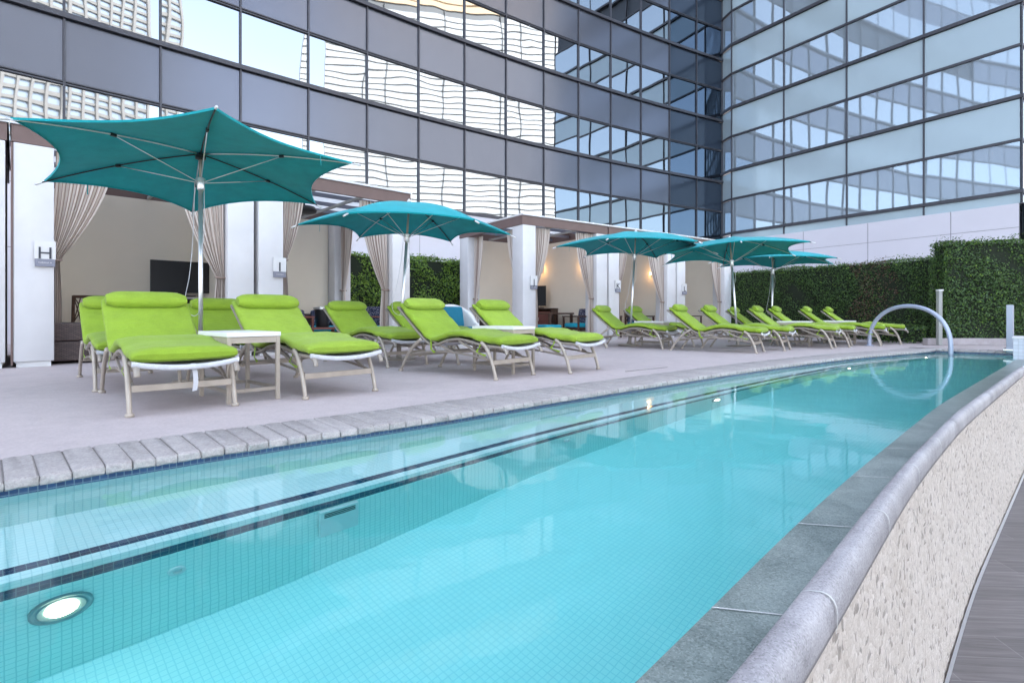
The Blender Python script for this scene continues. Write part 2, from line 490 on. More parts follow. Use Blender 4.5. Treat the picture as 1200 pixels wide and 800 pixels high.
M['soil'] = mat('soil', (0.05, 0.04, 0.03), 0.95, var=0.3, vscale=20, bs=0.5)
M['ground'] = mat('distant_ground', (0.22, 0.20, 0.18), 0.9, var=0.2, vscale=0.05)
M['tile_pier'] = tile_mat('pier_mosaic', (0.5, 0.54, 0.6), (0.58, 0.6, 0.66), (0.34, 0.36, 0.4), 0.06, 0.4)

def wicker_mat(name, a, b2):
    m, nt, b = new_mat(name)
    c = coords(nt, 'Object', (1, 1, 1))
    wv = node(nt, 'ShaderNodeTexBrick'); wv.inputs['Scale'].default_value = 1
    # weave laid over X+Y / Z
    sx = node(nt, 'ShaderNodeSeparateXYZ'); nt.links.new(c, sx.inputs[0])
    ad = node(nt, 'ShaderNodeMath', operation='ADD'); nt.links.new(sx.outputs[0], ad.inputs[0]); nt.links.new(sx.outputs[1], ad.inputs[1])
    cb = node(nt, 'ShaderNodeCombineXYZ'); nt.links.new(ad.outputs[0], cb.inputs[0]); nt.links.new(sx.outputs[2], cb.inputs[1])
    wv.inputs['Brick Width'].default_value = 0.05; wv.inputs['Row Height'].default_value = 0.016; wv.inputs['Mortar Size'].default_value = 0.003
    wv.inputs['Color1'].default_value = (*a, 1); wv.inputs['Color2'].default_value = (*b2, 1); wv.inputs['Mortar'].default_value = (0.015, 0.01, 0.01, 1)
    nt.links.new(cb.outputs[0], wv.inputs['Vector'])
    nt.links.new(wv.outputs['Color'], b.inputs['Base Color']); b.inputs['Roughness'].default_value = 0.5
    return m
M['wicker'] = wicker_mat('brown_wicker', (0.075, 0.045, 0.042), (0.13, 0.085, 0.075))
def pattern_mat():
    m, nt, b = new_mat('navy_speckled_fabric')
    v = node(nt, 'ShaderNodeTexVoronoi'); v.inputs['Scale'].default_value = 38
    nt.links.new(coords(nt), v.inputs['Vector'])
    nt.links.new(ramp(nt, v.outputs['Distance'], [(0.0, (0.42, 0.42, 0.5)), (0.28, (0.35, 0.35, 0.42)), (0.38, (0.03, 0.035, 0.08)), (1, (0.02, 0.025, 0.06))]), b.inputs['Base Color'])
    b.inputs['Roughness'].default_value = 0.85
    return m
M['pattern'] = pattern_mat()

def leaf_mat(name, cols, transl=0.25, rough=0.4):
    m, nt, b = new_mat(name)
    g = node(nt, 'ShaderNodeNewGeometry').outputs['Random Per Island']
    n = len(cols)
    c = ramp(nt, g, [(i / (n - 1), q) for i, q in enumerate(cols)])
    nt.links.new(c, b.inputs['Base Color']); b.inputs['Roughness'].default_value = rough
    out = nt.nodes['Material Output']
    t = node(nt, 'ShaderNodeBsdfTranslucent'); nt.links.new(c, t.inputs['Color'])
    mx = node(nt, 'ShaderNodeMixShader'); mx.inputs[0].default_value = transl
    nt.links.new(b.outputs[0], mx.inputs[1]); nt.links.new(t.outputs[0], mx.inputs[2])
    nt.links.new(mx.outputs[0], out.inputs['Surface'])
    return m
M['leaf'] = leaf_mat('ficus_leaf', [(0.025, 0.055, 0.014), (0.055, 0.115, 0.024), (0.085, 0.165, 0.03), (0.035, 0.08, 0.02)])
M['leaf_bright'] = leaf_mat('fresh_leaf', [(0.09, 0.18, 0.025), (0.18, 0.31, 0.04), (0.27, 0.42, 0.055), (0.07, 0.14, 0.025)], .35)
M['leaf_red'] = leaf_mat('bronzed_leaf', [(0.10, 0.05, 0.03), (0.16, 0.08, 0.05), (0.07, 0.06, 0.03), (0.2, 0.13, 0.09)])
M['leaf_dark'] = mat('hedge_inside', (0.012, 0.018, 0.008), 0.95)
M['leaf_yel'] = leaf_mat('grassy_leaf', [(0.16, 0.16, 0.03), (0.26, 0.22, 0.05), (0.1, 0.14, 0.03)])

# ------------------------------------------------------------------ pool lines
CLs = [tp(G(*p)) for p in [(0, 565), (167, 538), (333, 513), (500, 491.6), (592, 475), (668, 464), (740, 453), (780, 447.4), (840, 438), (900, 429.5), (1000, 417.5), (1095, 410)]]
CLs = [(-7, CLs[0][1] - 0.02)] + CLs
cl = smooth_fn(CLs, -7, 14, win=0.8)
T_END = tp((8.17, 10.35))[0]         # far end of the pool along its length
L1s = [tp(refr(px, py, WZ - LEDGE_Z)) for px, py in [(0, 674), (250, 609), (500, 544.6), (600, 516), (742, 481.7), (900, 446), (996, 427)]]
L1s = [(-7, L1s[0][1] - 0.02)] + L1s + [(T_END + 1, cl(T_END + 1) + 0.28)]
l1_ = smooth_fn(L1s, -7, 14, win=0.9)
l1 = lambda t: l1_(t) + .065
CRs = [tp(G(px, py, WZ)) for px, py in [(752, 800), (840, 705), (932, 615), (995, 560), (1050, 515), (1100, 475), (1185, 425)]]
CRs = [(-7, CRs[0][1] + 0.06)] + CRs + [(15, CRs[-1][1] + 0.12)]
cr = smooth_fn(CRs, -7, 15, win=0.7)
BOs = [tp(G(px, py, -0.07)) for px, py in [(940, 790), (1025, 640), (1070, 565), (1125, 500), (1200, 437)]]
BOs = [(-7, BOs[0][1] + 0.04)] + BOs + [(15, BOs[-1][1] + 0.5)]
bo = smooth_fn(BOs, -7, 15, win=0.7)
BIs = [tp(G(px, py, -0.05)) for px, py in [(845, 800), (910, 720), (995, 615), (1050, 550), (1100, 502)]]
BIs = [(-7, BIs[0][1] + 0.04)] + BIs
bi_ = smooth_fn(BIs, -7, 6, win=0.7)
bi = lambda t: (bi_(t) if t < 4.5 else bo(t) - (bo(4.5) - bi_(4.5))) + .034

TT = [-6 + 0.25 * i for i in range(int((T_END + 6) / 0.25) + 1)] + [T_END]

# ------------------------------------------------------------------ structure: deck, walkway, ground
PW = 0.47    # paver depth
mb = MB()
edge = [xy(t, cl(t) - PW + 0.02) for t in TT]
far = xy(T_END + PW, cl(T_END) - PW)
c_far2 = xy(T_END + PW, cr(T_END) + 0.5)
poly = [(x, y, 0) for x, y in edge] + [(*far, 0), (*c_far2, 0), (13.2, 11.2, 0), (45, 30, 0), (45, 75, 0), (-70, 75, 0), (-70, -20, 0)]
bm = bmesh.new()
vs = [bm.verts.new(p) for p in poly]
f = bm.faces.new(vs); bm.normal_update()
if f.normal.z < 0: f.normal_flip()
bmesh.ops.triangulate(bm, faces=[f])
me = bpy.data.meshes.new('pool_deck'); bm.to_mesh(me); bm.free(); me.materials.append(M['deck'])
o = bpy.data.objects.new('pool_deck', me); COL.objects.link(o); tag(o, kind='structure')
mb = MB(); R = 1500
mb.quad((-R, -R, -1.9), (R, -R, -1.9), (R, R, -1.9), (-R, R, -1.9))
tag(mb.build('ground', M['ground']), kind='structure')
mb = MB()
TW = [-6 + 0.25 * i for i in range(84)]
mb.grid([[(*xy(t, bo(t) - 0.02), WALK_Z) for t in TW], [(*xy(t, bo(t) + 3.5), WALK_Z) for t in TW]])
mb.grid([[(*xy(t, bo(t) + 3.5), WALK_Z) for t in TW], [(*xy(t, bo(t) + 3.5), -1.9) for t in TW]])
tag(mb.build('walkway', M['plank']), kind='structure')

# pavers along the pool
mb = MB()
def paver_row(p0, p1, width):
    """one stone from along-line p0 to p1 (edge points on the pool side), nose towards the pool"""
    a = Vector((*p0, 0)); b = Vector((*p1, 0)); d = (b - a); L = d.length; d.normalize()
    n = Vector((d.y, -d.x, 0))               # towards the water
    g = 0.0015; zt = 0.004 + random.uniform(-.002, .002); wob = lambda s=.003: random.uniform(-s, s)
    prof = [(-width, -0.038), (-width, zt - 0.005), (-width + 0.006, zt), (-0.022, zt), (-0.007, zt - 0.004), (0.0, zt - 0.012), (0.0, -0.032), (-0.010, -0.040)]
    rows = []
    xs = [(g, -0.005), (g + 0.006, 0), (L * 0.36, 0), (L * .64, 0), (L - g - 0.006, 0), (L - g, -0.005)]
    for k, (x, dz) in enumerate(xs):
        jx = 0
        rows.append([tuple(a + d * (x + wob(.0018)) + n * (q + (dz if q == 0 else 0) + wob(.003)) + Vector((0, 0, z + (dz if z > -0.02 else 0) + wob(.0015)))) for q, z in prof])
    n0 = len(mb.v)
    mb.grid(rows)
    k = len(prof)
    mb.face([n0 + i for i in range(k)][::-1]); mb.face([n0 + 5 * k + i for i in range(k)])
t = -4.0
while t < T_END - 0.05:
    w = random.choice((.088, .095, .10, .105, .112))
    paver_row(xy(t, cl(t)), xy(t + w, cl(t + w)), PW)
    t += w
# far end row
pe = xy(T_END, cl(T_END)); qe = xy(T_END, cr(T_END) + 0.3)
Lq = math.dist(pe, qe); nst = int(Lq / 0.1)
for i in range(nst + 3):
    k0 = (i - 2) / nst; k1 = (i - 1) / nst
    paver_row((pe[0] + (qe[0] - pe[0]) * k0, pe[1] + (qe[1] - pe[1]) * k0), (pe[0] + (qe[0] - pe[0]) * k1, pe[1] + (qe[1] - pe[1]) * k1), PW)
tag(mb.build('paver_strip', M['paver'], smooth=True), kind='structure')
mb = MB()
mb.grid([[(*xy(t, cl(t) - PW), -0.0035) for t in TT], [(*xy(t, cl(t) - 0.012), -0.0035) for t in TT]])
a = xy(T_END - .3, cl(T_END) - PW); b = xy(T_END + PW + .1, cl(T_END) - PW)
mb.quad((*xy(T_END + .02, cl(T_END) - PW), -0.007), (*xy(T_END + PW + .02, cl(T_END) - PW), -0.007), (*xy(T_END + PW + .02, cr(T_END) + .4), -0.007), (*xy(T_END + .02, cr(T_END) + .4), -0.007))
tag(mb.build('joint_bed', M['joint']), kind='structure')

# ------------------------------------------------------------------ pool
pool = empty('swimming_pool', 'long narrow turquoise mosaic pool with an underwater bench along the deck', 'pool', (0, 3, 0))
def strip(name, mt, fa, fb, za, zb, vlen=None, ts=TT, u_off=0, parent=pool):
    mb = MB(); A = []; B = []; U = []; V = []
    s = 0; prev = None
    for t in ts:
        pa = xy(t, fa(t)); pb = xy(t, fb(t))
        if prev: s += math.dist(prev, pa)
        prev = pa
        w = math.dist((*pa, za), (*pb, zb))
        A.append((*pa, za)); B.append((*pb, zb)); U.append((s, 0)); V.append((s, w))
    mb.grid([A, B], uvs=[U, V])
    return mb.build(name, mt, parent, world=True)
inset = lambda t: cl(t) - 0.012
strip('waterline_band', M['tile_navy'], inset, inset, -0.030, -0.0665)
strip('bench_back', M['tile_wall'], inset, inset, -0.0665, LEDGE_Z)
strip('bench_seat', M['tile_pale'], inset, lambda t: l1(t) - 0.107, LEDGE_Z, LEDGE_Z)
strip('bench_marking', M['tile_navy'], lambda t: l1(t) - 0.107, lambda t: l1(t) - 0.049, LEDGE_Z, LEDGE_Z)
strip('bench_nosing', M['tile_pale'], lambda t: l1(t) - 0.049, l1, LEDGE_Z, LEDGE_Z - 0.012)
strip('riser_edge', M['tile_pale'], l1, l1, LEDGE_Z - 0.012, LEDGE_Z - 0.070)
strip('riser_marking', M['tile_navy'], l1, l1, LEDGE_Z - 0.070, LEDGE_Z - 0.14)
strip('riser', M['tile_wall'], l1, l1, LEDGE_Z - 0.14, FLOOR_Z)
strip('pool_floor', M['tile'], l1, cr, FLOOR_Z, FLOOR_Z)
strip('far_side_wall', M['tile_wall'], cr, cr, FLOOR_Z, -0.072)
mb = MB(); a = xy(T_END, cl(T_END) - .02); b = xy(T_END, cr(T_END) + .02); L = math.dist(a, b)
mb.quad((*a, -1.2), (*b, -1.2), (*b, -0.066), (*a, -0.066), uv=((0, 0), (L, 0), (L, 1.134), (0, 1.134)))
mb.build('end_wall', M['tile_wall'], pool, world=True)
mb = MB(); mb.quad((*a, -0.066), (*b, -0.066), (*b, -0.030), (*a, -0.030), uv=((0, 0), (L, 0), (L, .036), (0, .036)))
mb.build('waterline_band', M['tile_navy'], pool, world=True)
# pool lights on the riser
M['lens'] = emis('pool_lamp_glow', (1.0, 0.86, 0.58), 7.0)
M['ring'] = mat('lamp_ring', (0.30, 0.36, 0.38), 0.35, 0.6)
def riser_spot(px, py):
    """point on the riser seen at a picture position"""
    best = None
    for i in range(400):
        d = 0.30 + 0.9 * i / 400
        p = refr(px, py, d); t, q = tp(p)
        e = abs(q - l1(t))
        if best is None or e < best[0]: best = (e, t, WZ - d)
    return best[1], best[2]
def on_riser(t):
    p = Vector((*xy(t, l1(t)), 0)); q = Vector((*xy(t + .05, l1(t + .05)), 0))
    d = (q - p).normalized(); n = Vector((d.y, -d.x, 0))
    return p, d, n
def disc_mb(c, d, n, prof, seg=28):
    mb = MB(); rings = []
    up = Vector((0, 0, 1))
    for r, h in prof:
        rings.append([tuple(c + n * h + d * (r * math.cos(2 * PI * j / seg)) + up * (r * math.sin(2 * PI * j / seg))) for j in range(seg)])
    mb.grid(rings, closed=True)
    mb.poly(rings[-1])
    return mb
for px, py in [(72, 717), (839, 469), (994, 434), (1084, 419)]:
    t, z = riser_spot(px, py)
    z = max(min(z, -0.62), -0.76)
    p, d, n = on_riser(t); c = Vector((p.x, p.y, z))
    ring = disc_mb(c, d, n, [(0.088, 0.0), (0.088, 0.012), (0.081, 0.016), (0.070, 0.012), (0.066, 0.016), (0.047, 0.012)]).build('pool_light', M['ring'], pool, smooth=True, world=True)
    l = disc_mb(c, d, n, [(0.046, 0.012), (0.043, 0.018), (0.03, 0.024), (0.012, 0.027)]).build('lens', M['lens'], ring, smooth=True)
    lo = pool.location
    for v in l.data.vertices: v.co -= lo
# skimmer grille and return inlets
t0, _ = riser_spot(372, 610); t1, _ = riser_spot(418, 590)
mb = MB()
pa, d, n = on_riser(t0); pb, _, _ = on_riser(t1)
z1, z0 = LEDGE_Z - 0.15, LEDGE_Z - 0.41
A = [pa + n * .004, pb + n * .004]
mb.box(((pa + pb) / 2 + n * .012 + Vector((0, 0, (z0 + z1) / 2))), ((pb - pa).length, 0.024, z1 - z0), rz=math.atan2(d.y, d.x), bev=0.006)
sk = mb.build('skimmer_cover', M['table_top'], pool, world=True)
mb = MB()
for i in range(22):
    for j in range(3):
        q = pa.lerp(pb, 0.12 + 0.76 * i / 21) + n * 0.026 + Vector((0, 0, z1 - 0.03 - j * 0.018))
        mb.box(q, (0.007, 0.004, 0.007), rz=math.atan2(d.y, d.x))
g = mb.build('drain_slots', M['dark_gap'], sk)
for v in g.data.vertices: v.co -= pool.location
for px, py in [(207, 668), (664, 516)]:
    t, z = riser_spot(px, py); p, d, n = on_riser(t)
    disc_mb(Vector((p.x, p.y, z)), d, n, [(0.032, 0), (0.032, 0.010), (0.026, 0.013), (0.016, 0.013), (0.014, 0.003)], 20).build('return_inlet', M['table_top'], pool, smooth=True, world=True)

# water body
mb = MB()
TW2 = [t for t in TT if t > -5.9]
top = [[(*xy(t, cl(t) - 0.03 + (cr(t) + 0.02 - cl(t) + 0.03) * k / 6), WZ) for k in range(7)] for t in TW2 + [T_END + 0.02]]
bot = [[(*xy(t, cl(t) - 0.03 + (cr(t) + 0.02 - cl(t) + 0.03) * k / 6), FLOOR_Z - 0.06) for k in range(7)] for t in TW2 + [T_END + 0.02]]
mb.grid(top); mb.grid([r[::-1] for r in bot])
mb.grid([[r[0] for r in top], [r[0] for r in bot]]); mb.grid([[r[-1] for r in bot], [r[-1] for r in top]])
mb.grid([top[0], bot[0]][::-1]); mb.grid([top[-1], bot[-1]])
me_o = mb.build('pool_water', M['water'])
bm = bmesh.new(); bm.from_mesh(me_o.data); bmesh.ops.remove_doubles(bm, verts=bm.verts, dist=1e-5)
bmesh.ops.recalc_face_normals(bm, faces=bm.faces); bm.to_mesh(me_o.data); bm.free()
tag(me_o, kind='structure')

# ------------------------------------------------------------------ curved pool wall
pw = empty('pool_wall', 'curved pool wall of rough cream stone with a rounded granite coping', 'wall', (*xy(2, -.4), WALK_Z))
TWL = [-4 + 0.12 * i for i in range(int((T_END + 5) / 0.12))]
strip('overflow_ledge', M['granite_wet'], cr, lambda t: bi(t) + 0.02, -0.062, -0.058, ts=TWL, parent=pw)
# bullnose
def cop_q(k):
    an = PI + 0.15 - (PI + 0.60) * k / 14
    ca, sa = math.cos(an), math.sin(an)
    if ca < 0: ca, sz = -abs(ca) ** .40, math.copysign(abs(sa) ** .62, sa)
    else: sz = math.copysign(abs(sa) ** .80, sa); ca = ca ** .9
    return ca, -0.05 + (0.058 if sz > 0 else 0.075) * sz
def cop_pt(t, c, hw, k, e):
    ca, z = cop_q(k)
    return (*xy(t, c + (hw + e) * ca), z + (e if z > -.05 else 0))
mb = MB(); rows = []
for t in TWL:
    a, b = bi(t), bo(t) + 0.012
    c, hw = (a + b) / 2, (b - a) / 2
    row = []
    for k in range(15):
        row.append(cop_pt(t, c, hw, k, 0))
    row = [(*xy(t, a + .004), -0.075)] + row + [(*xy(t, bo(t) - 0.01), -0.085)]
    rows.append(row)
mb.grid(rows)
mb.build('rounded_coping', M['granite_dry'], pw, smooth='all', world=True)
# white joints over ledge and coping
joint_t = [tp(G(px, py, WZ))[0] for px, py in [(840, 717), (938, 616), (998, 559), (1036, 526)]]
dj = 0.62
joint_t = joint_t + [joint_t[0] - dj * i for i in range(1, 5)] + [joint_t[-1] + dj * i for i in range(1, 16)]
mb = MB()
for jt in joint_t:
    if jt > T_END - .1: continue
    a, b = bi(jt), bo(jt) + 0.012; c, hw = (a + b) / 2, (b - a) / 2
    prof = [(cr(jt) + .002, -0.0575), (a + .002, -0.0555)]
    for k in range(1, 15):
        ca, z = cop_q(k); prof.append((c + (hw + .0014) * ca, z + .0014))
    sk_ = lambda p: .62 * (p - cr(jt))
    mb.grid([[(*xy(jt - .003 + sk_(p), p), z) for p, z in prof], [(*xy(jt + .003 + sk_(p), p), z) for p, z in prof]])
mb.build('white_joint', M['grout_white'], pw, smooth=True, world=True)
# stone face, real relief
mb = MB(); rows = []; U = []
zs = [-0.075 - (-.075 - WALK_Z) * k / 24 for k in range(25)]
for t in [-4 + 0.06 * i for i in range(int((T_END + 5) / 0.06))]:
    rows.append([(*xy(t, bo(t) - 0.004 + .055 * ((z + .075) / (WALK_Z + .075)) ** 1.5 + random.uniform(-.005, .005)), z) for z in zs]); U.append([(t, z) for z in zs])
mb.grid(rows, uvs=U)
mb.build('stone_face', M['stone'], pw, smooth='all', world=True)
strip('base_trim', M['alu'], lambda t: bo(t) + 0.058, lambda t: bo(t) + 0.068, WALK_Z + 0.03, WALK_Z + 0.003, ts=TWL, parent=pw)
# body behind the face so it is a solid wall
strip('wall_core', M['kerb'], lambda t: cr(t) + .02, lambda t: cr(t) + .02, -0.07, -1.9, ts=TWL, parent=pw)

# ------------------------------------------------------------------ cabanas
U1 = math.atan2(.679, .734); U2 = math.atan2(.581, .814)
P1 = Vector((-6.22, 6.67, 0)); P2 = Vector((.26, 12.75, 0))
u1 = Vector((math.cos(U1), math.sin(U1), 0)); u2 = Vector((math.cos(U2), math.sin(U2), 0))
CW, PITCH, CD, CH = 2.83, 2.90, 3.0, 3.04
def cabana(P, ang, s, letter, label, left_open=False, right_open=False):
    u = Vector((math.cos(ang), math.sin(ang), 0))
    r = empty('cabana', label, 'cabana', P + u * s, ang, 'poolside cabanas')
    def col(x, y, wx=.39, wy=.44):
        mb = MB()
        mb.box((x, y, (2.82 + .07) / 2), (wx, wy, 2.82 - .07), bev=.012)
        c = mb.build('column', M['stucco'], r, smooth=True)
        mb = MB(); mb.box((x, y, .04), (wx - .06, wy - .06, .08))
        mb.build('column_foot', M['white_trim'], c)
    col(.195, .22); col(CW - .195, .22)
    def wall(name, c, sz, m=M['stucco_in']):
        mb = MB(); mb.box(c, sz); mb.build(name, m, r)
    if left_open: col(.195, CD - .22)
    else: wall('side_wall', (.06, (CD + .44) / 2, 1.41), (.10, CD - .45, 2.80))
    if right_open: col(CW - .195, CD - .22)
    else: wall('side_wall', (CW - .06, (CD + .44) / 2, 1.41), (.10, CD - .45, 2.80))
    x0 = .40 if left_open else .115; x1 = CW - .40 if right_open else CW - .115
    wall('back_wall', ((x0 + x1) / 2, CD - .06, 1.41), (x1 - x0 - .004, .12, 2.81))
    # roof: brown fascia frame, white cap, canvas ceiling, beams
    fz, ft = (2.825 + 3.04) / 2, 3.04 - 2.825
    mb = MB()
    mb.box((CW / 2, .03, fz), (CW + .03, .06, ft)); mb.box((CW / 2, CD - .03, fz), (CW + .03, .06, ft))
    mb.box((-.0 + .015, CD / 2, fz), (.06, CD - .124, ft)); mb.box((CW - .015, CD / 2, fz), (.06, CD - .124, ft))
    mb.build('fascia', M['fascia'], r)
    rings = []
    for q, z in ((.0, 3.043), (.0, 3.08), (.16, 3.08), (.16, 3.043)):
        rings.append([(-.03 + q, -.03 + q, z), (CW + .03 - q, -.03 + q, z), (CW + .03 - q, CD + .03 - q, z), (-.03 + q, CD + .03 - q, z)])
    mb = MB(); mb.grid(rings + [rings[0]], closed=True)
    mb.build('roof_cap', M['white_trim'], r)
    mb = MB(); mb.quad((.0, .0, 3.055), (CW, .0, 3.055), (CW, CD, 3.055), (.0, CD, 3.055))
    mb.build('canvas_roof', M['canvas'], r)
    for k in range(3):
        mb = MB(); mb.box((CW / 2, .75 + k * .75, 2.925), (CW - .10, .035, .075))
        mb.build('ceiling_beam', M['sign_grey'], r)
    for x in (.95, 1.85):
        mb = MB(); mb.box((x, CD / 2, 2.85), (.045, CD - .14, .05))
        mb.build('ceiling_beam', M['ceil'], r)
    return r
cabs = {}
cabs['G'] = cabana(P1, U1, -PITCH, 'G', 'white cabana at the left edge, cut off by the picture')
cabs['H'] = cabana(P1, U1, 0, 'H', 'white cabana carrying the letter H, with a television and brown wicker sofa inside')
cabs['I'] = cabana(P1, U1, PITCH, 'I', 'white cabana carrying the letter I, open on its right side towards the hedge', right_open=True)
cabs['J'] = cabana(P2, U2, 0, 'J', 'white cabana carrying the letter J, open on its left side', left_open=True)
cabs['K'] = cabana(P2, U2, PITCH, 'K', 'white cabana carrying the letter K, middle one of the far three')
cabs['L'] = cabana(P2, U2, 2 * PITCH, 'L', 'white cabana carrying the letter L, at the far end beside the hedge')
# brown trim on the outer side of H
mb = MB(); mb.box((-.012, .2, 1.42), (.02, .42, 2.78)); mb.build('side_trim', M['fascia'], cabs['H'])

def to_world(c, x, y, z=0):
    r = cabs[c]; a = r.rotation_euler.z
    return Vector((r.location.x + x * math.cos(a) - y * math.sin(a), r.location.y + x * math.sin(a) + y * math.cos(a), z))

# signs
def sign(c, x, z0, letter):
    a = cabs[c].rotation_euler.z
    r = empty('cabana_sign', 'square white and grey sign with the letter %s on a cabana column' % letter, 'sign', to_world(c, x, -.012, z0), a, 'cabana letter signs')
    w = .21
    mb = MB(); mb.box((0, -.012, .21), (w, .02, .23), bev=.002); mb.build('letter_plate', M['white_trim'], r)
    mb = MB(); mb.box((0, -.014, .047), (w - .012, .024, .094), bev=.002); gp = mb.build('name_plate', M['sign_grey'], r)
    cu = bpy.data.curves.new('letter', 'FONT'); cu.body = letter; cu.size = .215; cu.align_x = 'CENTER'; cu.extrude = .004
    to = bpy.data.objects.new('letter', cu); COL.objects.link(to)
    dg = bpy.context.evaluated_depsgraph_get(); dg.update()
    me = bpy.data.meshes.new_from_object(to.evaluated_get(dg)); bpy.data.objects.remove(to)
    me.materials.clear(); me.materials.append(M['sign_letter'])
    lo = bpy.data.objects.new('letter', me); COL.objects.link(lo); lo.parent = r
    lo.rotation_euler = (PI / 2, 0, 0); lo.location = (0, -.026, .100)
    cu = bpy.data.curves.new('lettering', 'FONT'); cu.body = 'CABANA ' + letter; cu.size = .026; cu.align_x = 'CENTER'; cu.extrude = .001
    to = bpy.data.objects.new('lettering', cu); COL.objects.link(to)
    dg = bpy.context.evaluated_depsgraph_get(); dg.update()
    me = bpy.data.meshes.new_from_object(to.evaluated_get(dg)); bpy.data.objects.remove(to)
    me.materials.clear(); me.materials.append(M['white_trim'])
    lo = bpy.data.objects.new('lettering', me); COL.objects.link(lo); lo.parent = gp
    lo.rotation_euler = (PI / 2, 0, 0); lo.location = (0, -.028, .04)
sign('H', .30, 1.28, 'H'); sign('I', .32, 1.28, 'I'); sign('J', .31, 1.28, 'J'); sign('K', .31, 1.28, 'K'); sign('L', .31, 1.28, 'L')

# curtains: hang from the fascia, gathered to a column
def curtain(c, p_top_a, p_top_b, p_tie, p_tail, label, z_top=2.80, z_tie=1.40, z_bot=.12, folds=7, tail=True):
    """all points in cabana coordinates (x, y); a = column side of the top hem"""
    mb = MB(); rows = []; U = []
    A = Vector(p_top_a); B = Vector(p_top_b); Ti = Vector(p_tie); Tl = Vector(p_tail)
    across = (B - A); n = Vector((across.y, -across.x)); n.normalize()
    dirw = across.normalized()
    NW = folds * 8; NR = 26
    seed = random.uniform(0, 6)
    for i in range(NR + 1):
        f = i / NR; z = z_top + (z_bot - z_top) * f
        ft = (z_top - z) / (z_top - z_tie)
        row = []; ur = []
        for j in range(NW + 1):
            g = j / NW
            if ft <= 1:
                k = ft ** 1.7
                w_end = .11
                top = A + across * g
                tie = Ti + dirw * (g - .3) * w_end
                e = k * (0.35 + .65 * g) if ft < 1 else 1
                e = k + (1 - k) * 0
                p = top.lerp(tie, e)
                amp = .030 * (1 - k) + .022 * k
            else:
                q = (ft - 1) / max(1e-6, ((z_top - z_bot) / (z_top - z_tie) - 1))
                base = Ti.lerp(Tl, q)
                p = base + dirw * (g - .3) * (.11 + .05 * min(1, q * 2.2))
                amp = .022 + .012 * q
            off = amp * math.sin(2 * PI * folds * g + seed + .6 * math.sin(3 * f + seed)) + .35 * amp * math.sin(2 * PI * folds * .43 * g + 2 * seed)
            p = p + n * off
            row.append((p.x, p.y, z)); ur.append((g, z))
        rows.append(row); U.append(ur)
    mb.grid(rows, uvs=U)
    r = empty('curtain', label, 'curtain', to_world(c, A.x, A.y, z_bot), cabs[c].rotation_euler.z, 'striped cabana curtains')
    mb.v = [(x - A.x, y - A.y, z - z_bot) for x, y, z in mb.v]
    mb.build('drape', M['curtain'], r, smooth='all')
    mb = MB()
    ring = []
    cx, cy = Ti.x - A.x, Ti.y - A.y
    for k in range(13):
        a = 2 * PI * k / 12
        ring.append((cx + dirw.x * .02 + .075 * math.cos(a), cy + dirw.y * .02 + .05 * math.sin(a), z_tie - z_bot + .01 * math.sin(a)))
    mb.tube(ring, .014, 6, cap=False)
    mb.build('tie_back', M['curtain'], r, smooth='all')
cx0, cx1 = .41, CW - .41
curtain('H', (cx0, .12), (1.02, .12), (cx0 - .03, .30), (cx0 - .05, .34), 'striped beige curtain spreading from the left column of the H cabana')
curtain('H', (cx1, .12), (cx1 - .62, .12), (cx1 - .02, .14), (cx1 - .03, .16), 'striped beige curtain at the right column of the H cabana, behind the nearest parasol', z_tie=1.25)
curtain('I', (cx0, .2), (cx0 + .42, .2), (cx0 + .03, .2), (cx0 + .03, .2), 'narrow strip of beige curtain just right of the letter I sign', z_tie=1.6)
curtain('I', (CW - .22, CD - .44), (CW - .22, CD - .95), (CW - .22, CD - .50), (CW - .22, CD - .46), 'brown beige curtain at the back corner of the I cabana', z_tie=1.22, z_bot=.3)
curtain('I', (CW - .42, .12), (CW - 1.0, .12), (CW - .45, .14), (CW - .45, .16), 'striped curtain tied to the right front column of the I cabana, between hedge patches', z_tie=1.15)
curtain('J', (.2, CD - .46), (.2, CD - .92), (.2, CD - .50), (.2, CD - .48), 'striped curtain at the rear left column of the J cabana, right of the hedge', z_tie=1.1)
curtain('J', (.2, .46), (.2, .95), (.2, .50), (.2, .48), 'thin striped curtain on the left side opening of the J cabana', z_tie=1.5)
curtain('J', (cx0, .12), (cx0 + .5, .12), (cx0 + .03, .14), (cx0 + .03, .16), 'striped curtain hanging right beside the letter J sign', z_tie=1.35)
curtain('J', (cx1, .12), (cx1 - .6, .12), (cx1 - .03, .14), (cx1 - .03, .16), 'striped curtain at the right column of the J cabana, near the wall lamps', z_tie=1.1)
curtain('K', (cx0, .12), (cx0 + .45, .12), (cx0 + .03, .14), (cx0 + .03, .16), 'striped curtain hanging right beside the letter K sign', z_tie=1.35)
curtain('K', (cx1, .12), (cx1 - .75, .12), (cx1 - .03, .14), (cx1 - .03, .16), 'striped curtain at the right column of the K cabana, next to its lit wall lamp', z_tie=1.05)
curtain('L', (cx1, .12), (cx1 - .6, .12), (cx1 - .03, .14), (cx1 - .03, .16), 'striped curtain at the far right column of the L cabana', z_tie=1.1)

